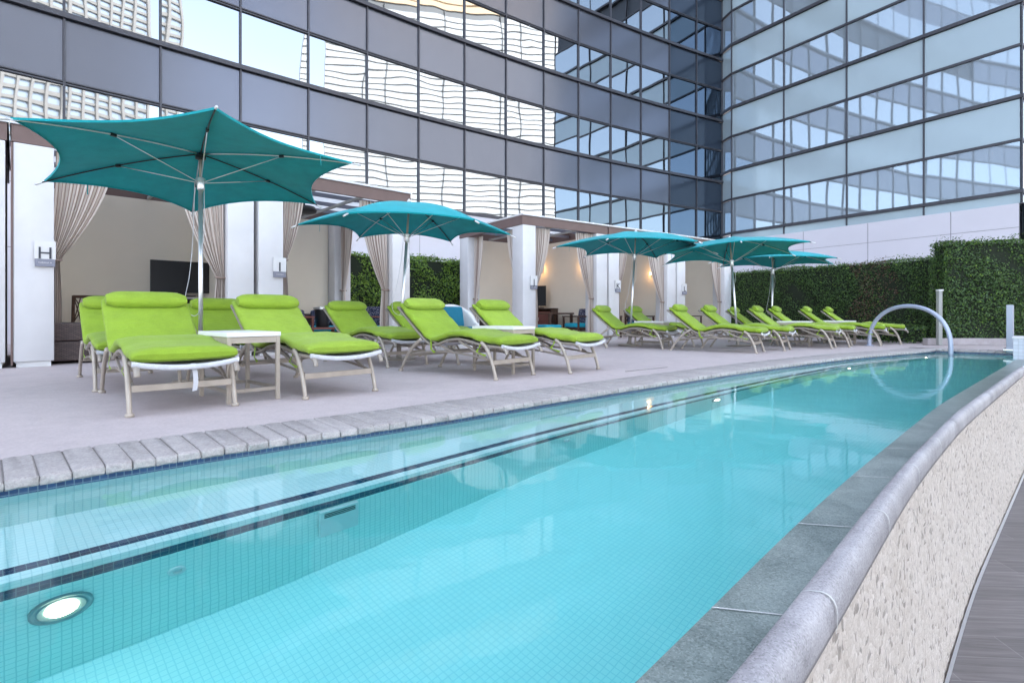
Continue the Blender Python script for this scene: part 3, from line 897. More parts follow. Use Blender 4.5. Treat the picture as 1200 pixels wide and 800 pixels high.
# wall lamps (lit in the photograph)
M['lamp'] = emis('warm_lamp_glow', (1.0, 0.6, 0.22), 1.6)
def wall_lamp(c, x, y, z, nx, label, power):
    r = empty('wall_lamp', label, 'wall lamp', to_world(c, x, y, z), cabs[c].rotation_euler.z, 'warm cabana wall lamps')
    mb = MB(); mb.box((nx * .02, 0, 0), (.036, .07, .14), bev=.008); mb.build('bracket', M['alu'], r, smooth=True)
    mb = MB(); mb.lathe([(.014, -.045), (.022, -.04), (.022, .04), (.014, .045)], (nx * .075, 0, 0), 14); mb.build('bulb', M['lamp'], r, smooth=True)
    li = bpy.data.lights.new('lamp_light', 'POINT'); li.energy = power; li.color = (1.0, .55, .2); li.shadow_soft_size = .03
    lo = bpy.data.objects.new('lamp_light', li); COL.objects.link(lo); lo.parent = r; lo.location = (nx * .16, 0, 0)
LP = .6
wall_lamp('J', CW - .125, 2.62, 2.04, -1, 'lit amber lamp above the television in the J cabana', LP)
wall_lamp('J', CW - .125, .80, 2.02, -1, 'lit amber lamp beside the right curtain of the J cabana', LP)
wall_lamp('K', CW - .125, .80, 1.94, -1, 'lit amber lamp beside the right curtain of the K cabana', LP)

# ------------------------------------------------------------------ furniture in the cabanas
def tv(c, x, y, z, w, h, ang, label, foot=True):
    r = empty('television', label, 'television', to_world(c, x, y, z), cabs[c].rotation_euler.z + ang, 'black flat televisions')
    zb = .07 if foot else 0
    mb = MB(); mb.box((0, 0, zb + h / 2), (w, .045, h), bev=.008); mb.build('housing', M['blk'], r)
    mb = MB(); mb.box((0, -.0245, zb + h / 2), (w - .03, .004, h - .03)); mb.build('screen', M['screen'], r)
    if foot:
        mb = MB(); mb.box((0, .01, .05), (.12, .04, .1)); mb.box((0, 0, .008), (.42, .2, .016), bev=.004); mb.build('stand', M['blk'], r)
    return r
def shelf_unit(c, x, y, w, d, h, ang, label, mt, dark):
    r = empty('media_cabinet', label, 'cabinet', to_world(c, x, y, 0), cabs[c].rotation_euler.z + ang)
    mb = MB(); t = .025
    mb.box((0, 0, h - t / 2), (w + .03, d + .03, t), bev=.004)
    mb.build('top', M['alu'] if dark else mt, r)
    mb = MB()
    for sx in (-1, 1): mb.box((sx * (w / 2 - t / 2), 0, (h - t) / 2), (t, d, h - t - .004))
    mb.box((0, d / 2 - .01, (h - t) / 2), (w - 2 * t - .004, .018, h - t - .004))
    mb.build('carcass', mt, r)
    for k in range(2):
        mb = MB(); mb.box((0, -.004, .06 + k * h * .42), (w - 2 * t - .004, d - .04, .02)); mb.build('shelf', M['alu'] if dark else mt, r)
    if not dark:
        mb = MB(); mb.box((w * .22, -d / 2 + .012, h * .62), (w * .44, .018, h * .52), bev=.003); dr = mb.build('door', M['redwood'], r)
        mb = MB(); mb.box((w * .04, -d / 2 - .008, h * .62), (.012, .02, .10)); mb.build('handle', M['alu'], dr)
    return r
tv('H', 2.27, CD - .72, 1.0, .98, .58, 0, 'large black television on the dark shelf unit in the H cabana')
shelf_unit('H', 2.20, CD - .72, 1.0, .40, .98, 0, 'black open shelf unit under the television in the H cabana', M['blk'], True)
tv('J', CW - .50, 2.45, .865, .62, .60, -1.05, 'black television on the wooden cabinet in the J cabana')
cab_j = shelf_unit('J', CW - .42, 2.30, .95, .48, .86, -1.2, 'dark wooden cabinet with open shelves under the television in the J cabana', M['darkwood'], False)

def towel_stack(p, rz, label, n=3):
    r = empty('towel_stack', label, 'towels', p, rz)
    for k in range(n):
        mb = MB(); mb.box((random.uniform(-.01, .01), 0, .03 + k * .058), (.26, .2, .055), bev=.022); mb.build('folded_towel', M['towel'], r, smooth='all')
towel_stack(to_world('J', CW - .52, 2.22, .45), U2 - 1.2, 'small stack of white towels on the shelf of the wooden cabinet')

def ottoman(p, rz, label, w=.55, d=.5, h=.40):
    r = empty('ottoman', label, 'ottoman', p, rz, 'turquoise topped ottomans')
    mb = MB(); mb.box((0, 0, (h - .12) / 2 + .02), (w, d, h - .16), bev=.01); mb.build('base', M['wicker'], r)
    mb = MB(); mb.box((0, 0, h - .06), (w + .01, d + .01, .115), bev=.035); mb.build('cushion', M['turq'], r, smooth='all')
ottoman(to_world('J', 1.55, .95), U2, 'low ottoman with a bright turquoise cushion in front of the wooden cabinet')

def armchair(p, rz, label, frame=M['redwood'], back=M['pattern'], seat=M['turq'], group='armchairs inside the cabanas'):
    r = empty('armchair', label, 'armchair', p, rz, group)
    for sx in (-1, 1):
        for (y, h) in ((-.28, .60), (.28, .80)):
            mb = MB(); mb.bar((sx * .30, y, 0), (sx * .30, y + (.05 if h > .7 else 0), h), .045, .045, bev=.006, up=(0, 1, 0)); mb.build('leg', frame, r)
        mb = MB(); mb.box((sx * .30, -.01, .62), (.06, .62, .035), bev=.008); mb.build('armrest', frame, r)
    mb = MB(); mb.box((0, 0, .29), (.56, .56, .06), bev=.008); mb.build('seat_frame', frame, r)
    mb = MB(); mb.box((0, -.01, .38), (.55, .56, .12), bev=.035); mb.build('seat_cushion', seat, r, smooth='all')
    mb = MB(); M4 = Matrix.Translation((0, .27, .62)) @ Matrix.Rotation(-.18, 4, 'X')
    mb.box((0, 0, 0), (.55, .12, .44), bev=.045, mat=M4); mb.build('back_cushion', back, r, smooth='all')
    mb = MB()
    for k in range(3): mb.bar((-.30, .335 + .02 * k, .50 + k * .13), (.30, .335 + .02 * k, .50 + k * .13), .02, .045)
    mb.build('back_rail', frame, r)
    return r
def sofa(p, rz, w, label, body=M['wicker'], seat=M['turq'], pillows=(M['pattern'],)):
    r = empty('sofa', label, 'sofa', p, rz, 'low cabana sofas')
    mb = MB(); mb.box((0, 0, .17), (w, .78, .26), bev=.015); mb.build('base', body, r)
    mb = MB(); mb.box((0, .34, .50), (w, .10, .38), bev=.015); mb.build('backrest', body, r)
    for sx in (-1, 1):
        mb = MB(); mb.box((sx * (w / 2 - .06), -.05, .43), (.12, .66, .24), bev=.015); mb.build('armrest', body, r)
    mb = MB(); mb.box((0, -.06, .365), (w - .26, .64, .12), bev=.04); mb.build('seat_cushion', seat, r, smooth='all')
    for k, pm in enumerate(pillows):
        x = -w / 2 + .34 + k * ((w - .68) / max(1, len(pillows) - 1)) if len(pillows) > 1 else 0
        mb = MB(); M4 = Matrix.Translation((x, .20, .60)) @ Matrix.Rotation(-.35, 4, 'X')
        mb.box((0, 0, 0), (.42, .14, .36), bev=.06, mat=M4); mb.build('pillow', pm, r, smooth='all')
    return r
# H: wicker sofa along the left, lattice chair behind
sofa(to_world('H', .60, .86), U1 + PI / 2, 1.2, 'dark brown wicker sofa behind the first loungers in the H cabana', pillows=(M['pattern'], M['turq']))
def lattice_chair(p, rz, label):
    r = empty('lattice_chair', label, 'chair', p, rz)
    for sx in (-1, 1):
        mb = MB(); mb.bar((sx * .24, .22, 0), (sx * .24, .27, .98), .035, .035, up=(0, 1, 0)); mb.build('leg', M['darkwood'], r)
        mb = MB(); mb.bar((sx * .24, -.22, 0), (sx * .24, -.22, .44), .035, .035, up=(0, 1, 0)); mb.build('leg', M['darkwood'], r)
    mb = MB(); mb.box((0, 0, .44), (.5, .48, .04), bev=.01); mb.build('seat', M['darkwood'], r)
    mb = MB()
    for k in range(-3, 4):
        for s_ in (-1, 1):
            x0 = k * .12; x1 = x0 + s_ * .22
            a0 = max(-.23, min(.23, x0)); a1 = max(-.23, min(.23, x1))
            mb.bar((a0, .246, .54), (a1, .265, .94), .012, .016, up=(0, 1, 0))
    mb.bar((-.24, .268, .96), (.24, .268, .96), .03, .05); mb.bar((-.24, .244, .52), (.24, .244, .52), .03, .04)
    mb.build('lattice_back', M['darkwood'], r)
    mb = MB(); mb.box((0, -.01, .49), (.44, .42, .06), bev=.025); mb.build('cushion', M['turq'], r, smooth='all')
lattice_chair(to_world('H', .80, 1.88), U1 - .5, 'dark chair with a diamond lattice back beside the wicker sofa')
# I: sofa with turquoise seat, red-brown chair and black ice bucket on a low table
sofa(to_world('I', 1.55, 2.35), U1, 1.8, 'low dark sofa with turquoise seat and navy speckled pillows in the I cabana', pillows=(M['pattern'], M['pattern'], M['pattern']))
armchair(to_world('I', .95, 1.25), U1 + PI / 2 + .3, 'red brown wooden armchair with turquoise seat left of the black bin in the I cabana')
armchair(to_world('I', 2.45, 1.15), U1 - PI / 2 + .25, 'red brown armchair with a navy speckled cushion by the striped curtain of the I cabana')
def low_table(p, rz, label, w=.7, d=.5, h=.42, mt=M['redwood']):
    r = empty('low_table', label, 'table', p, rz)
    mb = MB(); mb.box((0, 0, h - .02), (w, d, .04), bev=.006); mb.build('tabletop', mt, r)
    for sx in (-1, 1):
        for sy in (-1, 1):
            mb = MB(); mb.box((sx * (w / 2 - .04), sy * (d / 2 - .04), (h - .042) / 2), (.05, .05, h - .042)); mb.build('leg', mt, r)
low_table(to_world('I', 1.55, 1.15), U1, 'low red brown table carrying the black bin in the I cabana')
def bin_(p, label):
    r = empty('waste_bin', label, 'bin', p)
    mb = MB(); mb.lathe([(.115, 0), (.12, .01), (.15, .36), (.15, .37), (.135, .37), (.13, .34)], (0, 0, 0), 24); mb.build('bucket', M['blk'], r, smooth=True)
    mb = MB(); mb.lathe([(.152, .35), (.172, .352), (.172, .392), (.152, .396)], (0, 0, 0), 24); mb.build('rim', M['alu'], r, smooth=True)
bin_(to_world('I', 1.55, 1.15, .42), 'round black bucket with a silver rim on the low table in the I cabana')
# ceiling heater in I
def heater(p, label):
    r = empty('ceiling_heater', label, 'heater', p)
    mb = MB(); mb.lathe([(.05, .10), (.20, .09), (.24, .03), (.22, -.02), (.12, -.05)], (0, 0, 0), 24); mb.build('housing', M['dark_metal'], r, smooth=True)
    mb = MB(); mb.tube([(0, 0, .1), (0, 0, .27)], .02, 8); mb.build('stem', M['dark_metal'], r)
heater(to_world('I', 1.25, 1.3, 2.68), 'round dark heater hanging under the ceiling of the I cabana')

# white tub chair with teal towel between cabanas, seen right of lounger
def tub_chair(p, rz, label):
    r = empty('tub_chair', label, 'chair', p, rz)
    mb = MB(); rows = []
    for i in range(19):
        a = math.radians(-28 + 236 * i / 18)
        hh = .52 + .34 * max(0, math.sin(a)) ** .7
        ro, ri = .40, .31
        c, s_ = math.cos(a), math.sin(a)
        rows.append([(ro * c * .92, ro * s_ * .92, .05), (ro * c, ro * s_, hh - .06), (ro * c * .97, ro * s_ * .97, hh - .01), ((ro + ri) / 2 * c, (ro + ri) / 2 * s_, hh), (ri * c * 1.03, ri * s_ * 1.03, hh - .015), (ri * c, ri * s_, hh - .07), (ri * c * .95, ri * s_ * .95, .2)])
    mb.grid(rows); n = 7
    mb.face([i for i in range(n)][::-1]); mb.face([18 * n + i for i in range(n)])
    mb.build('shell', M['white_trim'], r, smooth='all')
    mb = MB(); mb.lathe([(.28, .06), (.31, .1), (.31, .33), (.28, .36)], (0, -.02, 0), 24); mb.build('seat', M['white_trim'], r, smooth=True)
    mb = MB(); mb.lathe([(.28, .362), (.305, .39), (.30, .43), (.26, .45)], (0, -.02, 0), 24); mb.build('seat_cushion', M['tealp'], r, smooth='all')
    mb = MB(); M4 = Matrix.Translation((-.03, .16, .62)) @ Matrix.Rotation(-.3, 4, 'X'); mb.box((0, 0, 0), (.42, .12, .40), bev=.05, mat=M4)
    mb.build('back_cushion', M['tealp'], r, smooth='all')
p = G(533, 410); tub_chair((-.98, 9.6, 0), U1 - .25, 'rounded white tub chair with a teal cushion, behind the loungers at the J cabana')
# K, L chairs with speckled backs; J dining set
def dining_table(p, rz, label):
    r = empty('dining_table', label, 'table', p, rz)
    mb = MB(); mb.box((0, 0, .70), (.9, .8, .04), bev=.006); mb.build('tabletop', M['darkwood'], r)
    for sx in (-1, 1):
        for sy in (-1, 1):
            mb = MB(); mb.box((sx * .39, sy * .34, .338), (.06, .06, .676)); mb.build('leg', M['darkwood'], r)
dining_table(to_world('J', 2.05, 1.35), U2, 'dark square table between the cabinet and speckled chair in the J cabana')
armchair(to_world('J', 2.45, .72), U2 - PI / 2, 'dark armchair with speckled back and turquoise seat at the square table in the J cabana', M['darkwood'])
armchair(to_world('K', .95, 1.0), U2 + .2, 'dark armchair with a turquoise seat at the left inside the K cabana', M['darkwood'])
armchair(to_world('K', 2.25, .9), U2 - .2, 'dark armchair with a speckled back at the right inside the K cabana', M['darkwood'])
armchair(to_world('L', 1.9, 1.0), U2, 'dark armchair with a speckled back inside the L cabana', M['darkwood'])
sofa(to_world('J', .95, 2.45), U2, 1.1, 'low dark sofa in the back left corner of the J cabana', pillows=(M['towel'],), seat=M['pattern'])

# ------------------------------------------------------------------ loungers
NF = [(-1.54, .755), (-1.46, .695), (-1.30, .565), (-1.12, .425), (-1.02, .362), (-.95, .345), (-.86, .358), (-.72, .40), (-.56, .42), (-.40, .405), (-.25, .375), (-.12, .36), (.0, .355), (.07, .345)]
def catmull(P, n=6):
    out = []
    for i in range(len(P) - 1):
        p0 = P[max(0, i - 1)]; p1 = P[i]; p2 = P[i + 1]; p3 = P[min(len(P) - 1, i + 2)]
        for k in range(n):
            t = k / n
            out.append(tuple(.5 * ((2 * b) + (-a + c) * t + (2 * a - 5 * b + 4 * c - d) * t * t + (-a + 3 * b - 3 * c + d) * t ** 3) for a, b, c, d in zip(p0, p1, p2, p3)))
    out.append(tuple(P[-1])); return out
RAIL = catmull([(x, z - .02) for x, z in NF] + [(.115, .30), (.125, .265)], 4)
CUSH = catmull(NF, 4)
def make_lounger(label, soft=0.0):
    r = empty('sun_lounger', label, 'sun lounger', (0, 0, 0), 0, 'lime green sun loungers along the pool deck')
    # cushion loft
    mb = MB(); rows = []
    N = len(CUSH); seg = 20
    for i, (x, z) in enumerate(CUSH):
        a = CUSH[max(0, i - 1)]; b = CUSH[min(N - 1, i + 1)]
        tx, tz = b[0] - a[0], b[1] - a[1]; l = math.hypot(tx, tz); nx, nz = -tz / l, tx / l
        if nz < 0: nx, nz = -nx, -nz
        e = min(i, N - 1 - i); end = [.35, .72, .9, 1][min(3, e)]
        crease = 1 - .28 * math.exp(-((x + .97) / .05) ** 2) - .22 * math.exp(-((x + .36) / .035) ** 2)
        puff = 1.0 + (.28 if -.33 < x else 0) * min(1, max(0, (x + .36) / .15)) + .06 * math.sin(9 * x + soft)
        t = .037 * end * crease * puff; w = .322 * (.93 + .07 * end)
        c = (x + nx * .039, z + nz * .039 + .004)
        row = []
        for j in range(seg):
            an = 2 * PI * j / seg
            ca, sa = math.cos(an), math.sin(an)
            yy = w * math.copysign(abs(ca) ** .42, ca)
            tt = t * math.copysign(abs(sa) ** .62, sa)
            if sa > 0: tt *= 1 + .16 * (1 - (yy / w) ** 2)
            wr = .0045 * math.sin(31 * x + 9 * yy + soft) * math.sin(13 * yy - 8 * x) + .003 * math.sin(58 * x + 5 * math.sin(9 * yy))
            row.append((c[0] + nx * (tt + wr), yy, c[1] + nz * (tt + wr)))
        rows.append(row)
    mb.grid(rows, closed=True); mb.poly(rows[0][::-1]); mb.poly(rows[-1])
    cu = mb.build('cushion', M['lime'], r, smooth='all')
    # headrest roll
    mb = MB(); rows = []
    dx, dz = .78, -.625       # down the back
    nx, nz = .625, .78
    cx, cz = -1.475 + nx * .108, .708 + nz * .108
    for k in range(13):
        y = -.295 + .59 * k / 12
        e = min(k, 12 - k); sc = [.55, .86, .97, 1][min(3, e)]
        row = []
        for j in range(18):
            an = 2 * PI * j / 18
            ca, sa = math.cos(an), math.sin(an)
            pa = .088 * sc * math.copysign(abs(ca) ** .7, ca); pb = .052 * sc * math.copysign(abs(sa) ** .8, sa)
            row.append((cx + dx * pa + nx * pb, y, cz + dz * pa + nz * pb))
        rows.append(row)
    mb.grid(rows, closed=True); mb.poly(rows[0][::-1]); mb.poly(rows[-1])
    mb.build('headrest', M['lime'], r, smooth='all')
    # hanging ties
    for (x, y, s_) in ((-.98, -.31, 1), (-.22, -.31, -1)):
        mb = MB()
        mb.grid([[(x, y, .37), (x + .03, y, .37)], [(x + .02 * s_, y - .015, .28), (x + .05 * s_ , y - .015, .28)], [(x + .07, y - .01, .235), (x + .10, y - .005, .25)]])
        mb.build('tie_strap', M['lime'], cu)
    # side rails
    mb = MB()
    for y in (-.292, .292):
        mb.tube([(x, y, z) for x, z in RAIL], .0155, 8, sy=1.25)
    mb.tube([(-1.55, y, .745) for y in (-.305, 0, .305)], .016, 8)
    fr = mb.build('side_rail', M['champagne_d'], r, smooth='all')
    # sling under the cushion
    mb = MB(); rows = []
    for x, z in CUSH[::2]:
        rows.append([(x, -.30 + .6 * k / 8, z - .008 - .03 * (1 - ((k - 4) / 4) ** 2)) for k in range(9)])
    mb.grid(rows); mb.build('sling', M['sling'], r, smooth='all')
    # pale foot bar, sagging in the middle
    mb = MB(); rows = []
    for k in range(13):
        y = -.315 + .63 * k / 12; q = 1 - ((k - 6) / 6) ** 2
        zc = .345 - .035 * q
        rows.append([(.085 + .014 * math.cos(a), y, zc + .019 * math.sin(a)) for a in [2 * PI * j / 10 for j in range(10)]])
    mb.grid(rows, closed=True); mb.poly(rows[0][::-1]); mb.poly(rows[-1])
    mb.build('foot_bar', M['sling'], r, smooth='all')
    # legs
    def leg(path):
        mb = MB(); n = len(path)
        mb.tube(path, [.0215 - .004 * i / (n - 1) for i in range(n)], 10, sy=.85)
        x, y, z = path[-1]
        mb.lathe([(.023, 0), (.027, .004), (.027, .02), (.02, .026)], (x, y, 0), 10)
        return mb.build('leg', M['champagne'], r, smooth='all')
    for y in (-.315, .315):
        leg(catmull([(-.20, y, .375), (-.135, y, .33), (-.07, y, .22), (-.025, y, .10), (0, y, .012)], 4))
        leg(catmull([(-1.12, y, .385), (-1.24, y, .31), (-1.37, y, .18), (-1.48, y, .012)], 4))
    # cross bars and lower rails
    for q, qz in ((-.045, .175), (-1.34, .20)):
        mb = MB(); mb.box((q, 0, qz), (.022, .60, .045), bev=.004); mb.build('cross_bar', M['champagne'], r)
    mb = MB()
    for y in (-.285, .285):
        mb.tube(catmull([(-.06, y, .19), (-.40, y, .235), (-.75, y, .255), (-1.1, y, .235), (-1.33, y, .205)], 4), .011, 6)
        mb.bar((-.15, y, .21), (-.55, y, .385), .016, .022)
        mb.bar((-.98, y, .375), (-.62, y, .25), .016, .022)
    mb.build('lower_rail', M['champagne_d'], r, smooth=True)
    mb = MB()
    for x, z in ((-1.0, .345), (-.72, .365), (-.40, .37)):
        mb.bar((x, -.30, z), (x, .30, z), .03, .016)
    mb.build('slat', M['champagne_d'], r)
    mb = MB()
    for y in (-.19, .19):
        mb.bar((-1.24, y, .50), (-1.02, y, .25), .014, .02)
    mb.bar((-1.24, -.25, .50), (-1.24, .25, .50), .014, .014)
    mb.build('back_prop', M['champagne_d'], r)
    return r
lg = [  # foot-end centre x, y, heading (deg, the way the feet point), label
 (-2.24, 3.67, -47, 'nearest lime green lounger, left of the first white side table and facing the camera'),
 (-1.40, 4.41, -42.5, 'second nearest lime green lounger, right of the first white side table'),
 (-3.34, 4.80, -47, 'lime green lounger half hidden directly behind the nearest lounger, in front of the wicker sofa'),
 (-2.55, 5.60, -42, 'lime green lounger whose back shows right behind the nearest parasol pole'),
 (-1.34, 6.90, -41, 'lime green lounger in front of the striped curtain of the I cabana and the hedge'),
 (.035, 5.64, -39, 'lime green lounger just right of the second parasol pole, left of the white tub chair'),
 (-.51, 7.34, -39, 'lime green lounger mostly hidden, only an edge showing behind the second parasol pole'),
 (.85, 6.25, -39, 'lime green lounger right of the second white side table, below the letter J column'),
 (3.07, 10.50, -36, 'lime green lounger left of the third parasol pole, before the letter K column'),
 (3.92, 11.23, -36, 'lime green lounger right behind the third parasol pole, in the mouth of the K cabana'),
 (4.34, 9.35, -36, 'lime green lounger under the left end of the fourth parasol, nearest the pool'),
 (5.15, 10.0, -36, 'lime green lounger just left of the fourth parasol pole, second of the pair below it'),
 (6.40, 10.64, -37, 'lime green lounger just right of the fourth parasol pole'),
 (7.07, 11.17, -36, 'lime green lounger in front of the fifth parasol pole, left of the far side table'),
 (8.0, 11.6, -36, 'second last lime green lounger, before the dark hedge and right of the fifth parasol pole'),
 (8.84, 12.16, -36, 'last lime green lounger at the far right, beside the steel arch'),
 (6.69, 12.5, -36, 'rear row lime green lounger behind the fourth parasol pole, showing only its headrest'),
 (7.62, 13.22, -36, 'lime green lounger in the rear row at the foot of the fifth parasol pole'),
]
proto = None
for i, (x, y, a, lab) in enumerate(lg):
    if proto is None:
        proto = make_lounger(lab)
        proto.location = (x, y, 0); proto.rotation_euler = (0, 0, math.radians(a))
    else:
        dup(proto, (x, y, 0), math.radians(a), lab)

st = MB()
st.grid([[(.05, .02, .33), (.05, .05, .33)], [(.065, .03, .27), (.065, .06, .27)], [(.06, .035, .20), (.06, .065, .20)], [(.05, .03, .14), (.05, .06, .145)]])
st.build('hanging_strap', M['sling'], [o for o in bpy.data.objects if o.name == 'sun_lounger'][0])
# ------------------------------------------------------------------ side tables
def make_table(label):
    r = empty('side_table', label, 'side table', (0, 0, 0), 0, 'white topped side tables between the loungers')
    L, W, Ht = .64, .40, .53
    mb = MB(); mb.box((0, 0, Ht - .0175), (L, W, .035), bev=.005); mb.build('tabletop', M['table_top'], r)
    mb = MB()
    for sy in (-1, 1): mb.box((0, sy * (W / 2 - .02), Ht - .06), (L - .07, .022, .045))
    for sx in (-1, 1): mb.box((sx * (L / 2 - .02), 0, Ht - .06), (.022, W - .07, .045))
    mb.build('apron', M['champagne'], r)
    for sx in (-1, 1):
        for sy in (-1, 1):
            mb = MB(); mb.box((sx * (L / 2 - .02), sy * (W / 2 - .02), (Ht - .036) / 2), (.03, .03, Ht - .036), bev=.003); mb.build('leg', M['champagne'], r)
    mb = MB()
    for sy in (-1, 1): mb.box((0, sy * (W / 2 - .02), .09), (L - .072, .018, .026))
    for sx in (-1, 1): mb.box((sx * (L / 2 - .02), 0, .09), (.018, W - .072, .026))
    mb.build('lower_rail', M['champagne_d'], r)
    return r
tb = [(-2.19, 4.29, -43, 'white topped side table between the two nearest loungers'),
      (-.10, 6.30, -40, 'white topped side table in front of the letter J column, between two loungers'),
      (2.97, 11.34, -36, 'white topped side table at the foot of the third parasol, before the K cabana'),
      (6.10, 11.55, -36, 'white topped side table right of the fourth parasol pole'),
      (7.62, 12.45, -36, 'farthest white topped side table, next to the last lounger by the hedge')]
t0_ = None
for x, y, a, lab in tb:
    if t0_ is None:
        t0_ = make_table(lab); t0_.location = (x, y, 0); t0_.rotation_euler = (0, 0, math.radians(a))
    else: dup(t0_, (x, y, 0), math.radians(a), lab)

# ------------------------------------------------------------------ parasols
def make_parasol(label, RU, ZT, ZA, lean):
    drop = .30 if ZA - ZT < .25 else .50
    def rib_pt(ang, t):
        r = RU * t
        z = ZA - (ZA - ZT) * (.30 * t + .70 * t * t)
        return Vector((r * math.cos(ang), r * math.sin(ang), z))
    r = empty('parasol', label, 'parasol', (0, 0, 0), 0, 'teal six sided parasols')
    mb = MB(); NT, NA = 16, 12
    def surf(k, g, t, dz=0):
        a0, a1 = PI / 3 * k, PI / 3 * (k + 1)
        tm = 1 - .15 * (4 * g * (1 - g)) ** .9
        p0 = rib_pt(a0, t * tm); p1 = rib_pt(a1, t * tm)
        p = p0.lerp(p1, g)
        p.z -= .030 * math.sin(PI * g) * t * (1 - .4 * t) + dz
        return p
    rows = []
    for it in range(NT + 1):
        t = .02 + .98 * it / NT
        rows.append([tuple(surf(k, j / NA, t)) for k in range(6) for j in range(NA)])
    mb.grid(rows, closed=True)
    last = rows[-1]
    mb.grid([last, [(x * .995, y * .995, z - .018) for x, y, z in last]], closed=True)
    mb.poly(rows[0])
    ca = mb.build('canopy', M['teal'], r, smooth=True)
    for k in (2, 5):
        p = surf(k, .82, 1.0); q = p + Vector((0, 0, -.12))
        mb = MB(); mb.bar(tuple(p), tuple(q), .014, .003, up=(1, 0, 0)); mb.build('hanging_tie', M['teal'], ca)
    top = Vector((0, 0, ZA - .03)); foot = Vector((lean[0], lean[1], .03))
    run = top.lerp(foot, drop / ZA)
    for k in range(6):
        a = PI / 3 * k
        mb = MB(); mb.tube([tuple(rib_pt(a, .03 + 1.0 * i / 12) - Vector((0, 0, .018))) for i in range(13)], .0075, 6)
        rb = mb.build('rib', M['alu'] if k % 2 == 0 else M['blk'], r, smooth='all')
        e = rib_pt(a, 1.01) - Vector((0, 0, .016)); e2 = rib_pt(a, 1.055) - Vector((0, 0, .02))
        mb = MB(); mb.tube([tuple(e), tuple(e2)], .012, 8); mb.build('rib_tip', M['white_trim'], rb, smooth='all')
        j = rib_pt(a, .53) - Vector((0, 0, .022))
        mb = MB(); mb.tube([(run.x + .03 * math.cos(a), run.y + .03 * math.sin(a), run.z), tuple(j)], .0055, 6); mb.build('strut', M['alu'], r, smooth='all')
        mb = MB(); mb.box(j, (.05, .026, .028), rz=a, bev=.004); mb.build('joint', M['blk'], rb)
    mb = MB(); mb.tube([tuple(foot), tuple(run)], .0215, 12); mb.build('pole', M['alu'], r, smooth='all')
    mb = MB(); mb.tube([tuple(run), tuple(top)], .015, 10); mb.build('mast_top', M['champagne'], r, smooth='all')
    mb = MB(); mb.lathe([(.03, -.08), (.036, -.07), (.036, .0), (.045, .005), (.045, .04), (.03, .05)], tuple(run), seg=14); mb.build('runner', M['alu'], r, smooth=True)
    mb = MB(); mb.lathe([(.025, -.05), (.05, -.04), (.05, 0), (.025, .02)], tuple(top), seg=14); mb.build('hub', M['blk'], r, smooth=True)
    mb = MB(); mb.lathe([(.03, ZA), (.035, ZA + .015), (.02, ZA + .035), (.006, ZA + .05)], seg=12); mb.build('finial', M['white_trim'], r, smooth=True)
    mb = MB(); mb.lathe([(.24, 0), (.25, .006), (.25, .022), (.20, .03), (.05, .034), (.035, .06), (.035, .20), (.03, .205)], (lean[0], lean[1], 0), seg=28); mb.build('base', M['champagne_d'], r, smooth=True)
    mb = MB(); lx, ly = lean
    def on(z, ox, oy):
        q = foot.lerp(top, z / top.z); return (q.x + ox, q.y + oy, z)
    mb.tube(catmull([on(run.z, -.05, -.02), on(1.5, -.06, -.03), on(1.1, -.10, -.02), on(.78, -.15, -.02), on(.66, -.05, -.03), on(.74, .03, -.026)], 5), .0035, 6)
    mb.tube(catmull([on(run.z, .035, 0), on(1.55, .05, -.03), on(1.35, .028, -.03)], 5), .003, 6); mb.build('cord', M['sling'], r, smooth='all')
    return r
us = [(-3.07, 5.44, .071, (-.085, -.075), 1.56, 2.18, 2.38, (-.09, 0), 'nearest and largest looking teal parasol, beside the first side table'),
      (-1.58, 8.05, .228, (.019, .028), 1.56, 1.94, 2.34, (-.12, -.03), 'teal parasol with a slightly leaning pole in front of the I cabana and hedge'),
      (2.58, 11.50, .0, (.033, 0), 1.69, 2.08, 2.44, (-.05, 0), 'teal parasol in front of the K cabana'),
      (4.77, 11.35, .247, (-.04, -.06), 1.56, 1.98, 2.31, (.03, 0), 'teal parasol before the L cabana, its pole near the end column'),
      (6.55, 13.5, .03, (.015, 0), 1.56, 1.98, 2.28, (0, 0), 'farthest teal parasol, standing before the dark hedge')]
for x, y, a, (tx, ty), RU, ZT, ZA, lean, lab in us:
    q = make_parasol(lab, RU, ZT, ZA, lean)
    q.location = (x, y, 0)
    q.rotation_euler = (Matrix.Rotation(tx, 3, 'Y') @ Matrix.Rotation(ty, 3, 'X') @ Matrix.Rotation(a, 3, 'Z')).to_euler()

# ------------------------------------------------------------------ steel arch
ar = empty('shower_arch', 'grey blue steel pipe arch rising from the deck and dipping into the pool', 'arch', (7.68, 11.5, 0))
A = Vector((7.68, 11.5, 0)); B = Vector((8.22, 10.02, 0))
path = []
for i in range(33):
    a = PI * i / 32
    q = A.lerp(B, (1 - math.cos(a)) / 2); path.append((q.x, q.y, .84 * math.sin(a) ** .8 if i not in (0, 32) else 0))
path = [(A.x, A.y, -.05)] + path + [(B.x, B.y, -.3), (B.x, B.y, -.9)]
mb = MB(); mb.tube(path, .039, 16); mb.build('pipe', M['arch'], ar, smooth='all', world=True)
mb = MB(); mb.lathe([(.085, 0), (.09, .004), (.09, .016), (.06, .022)], (A.x, A.y, 0), 20); mb.build('base_flange', M['arch'], ar, smooth=True, world=True)

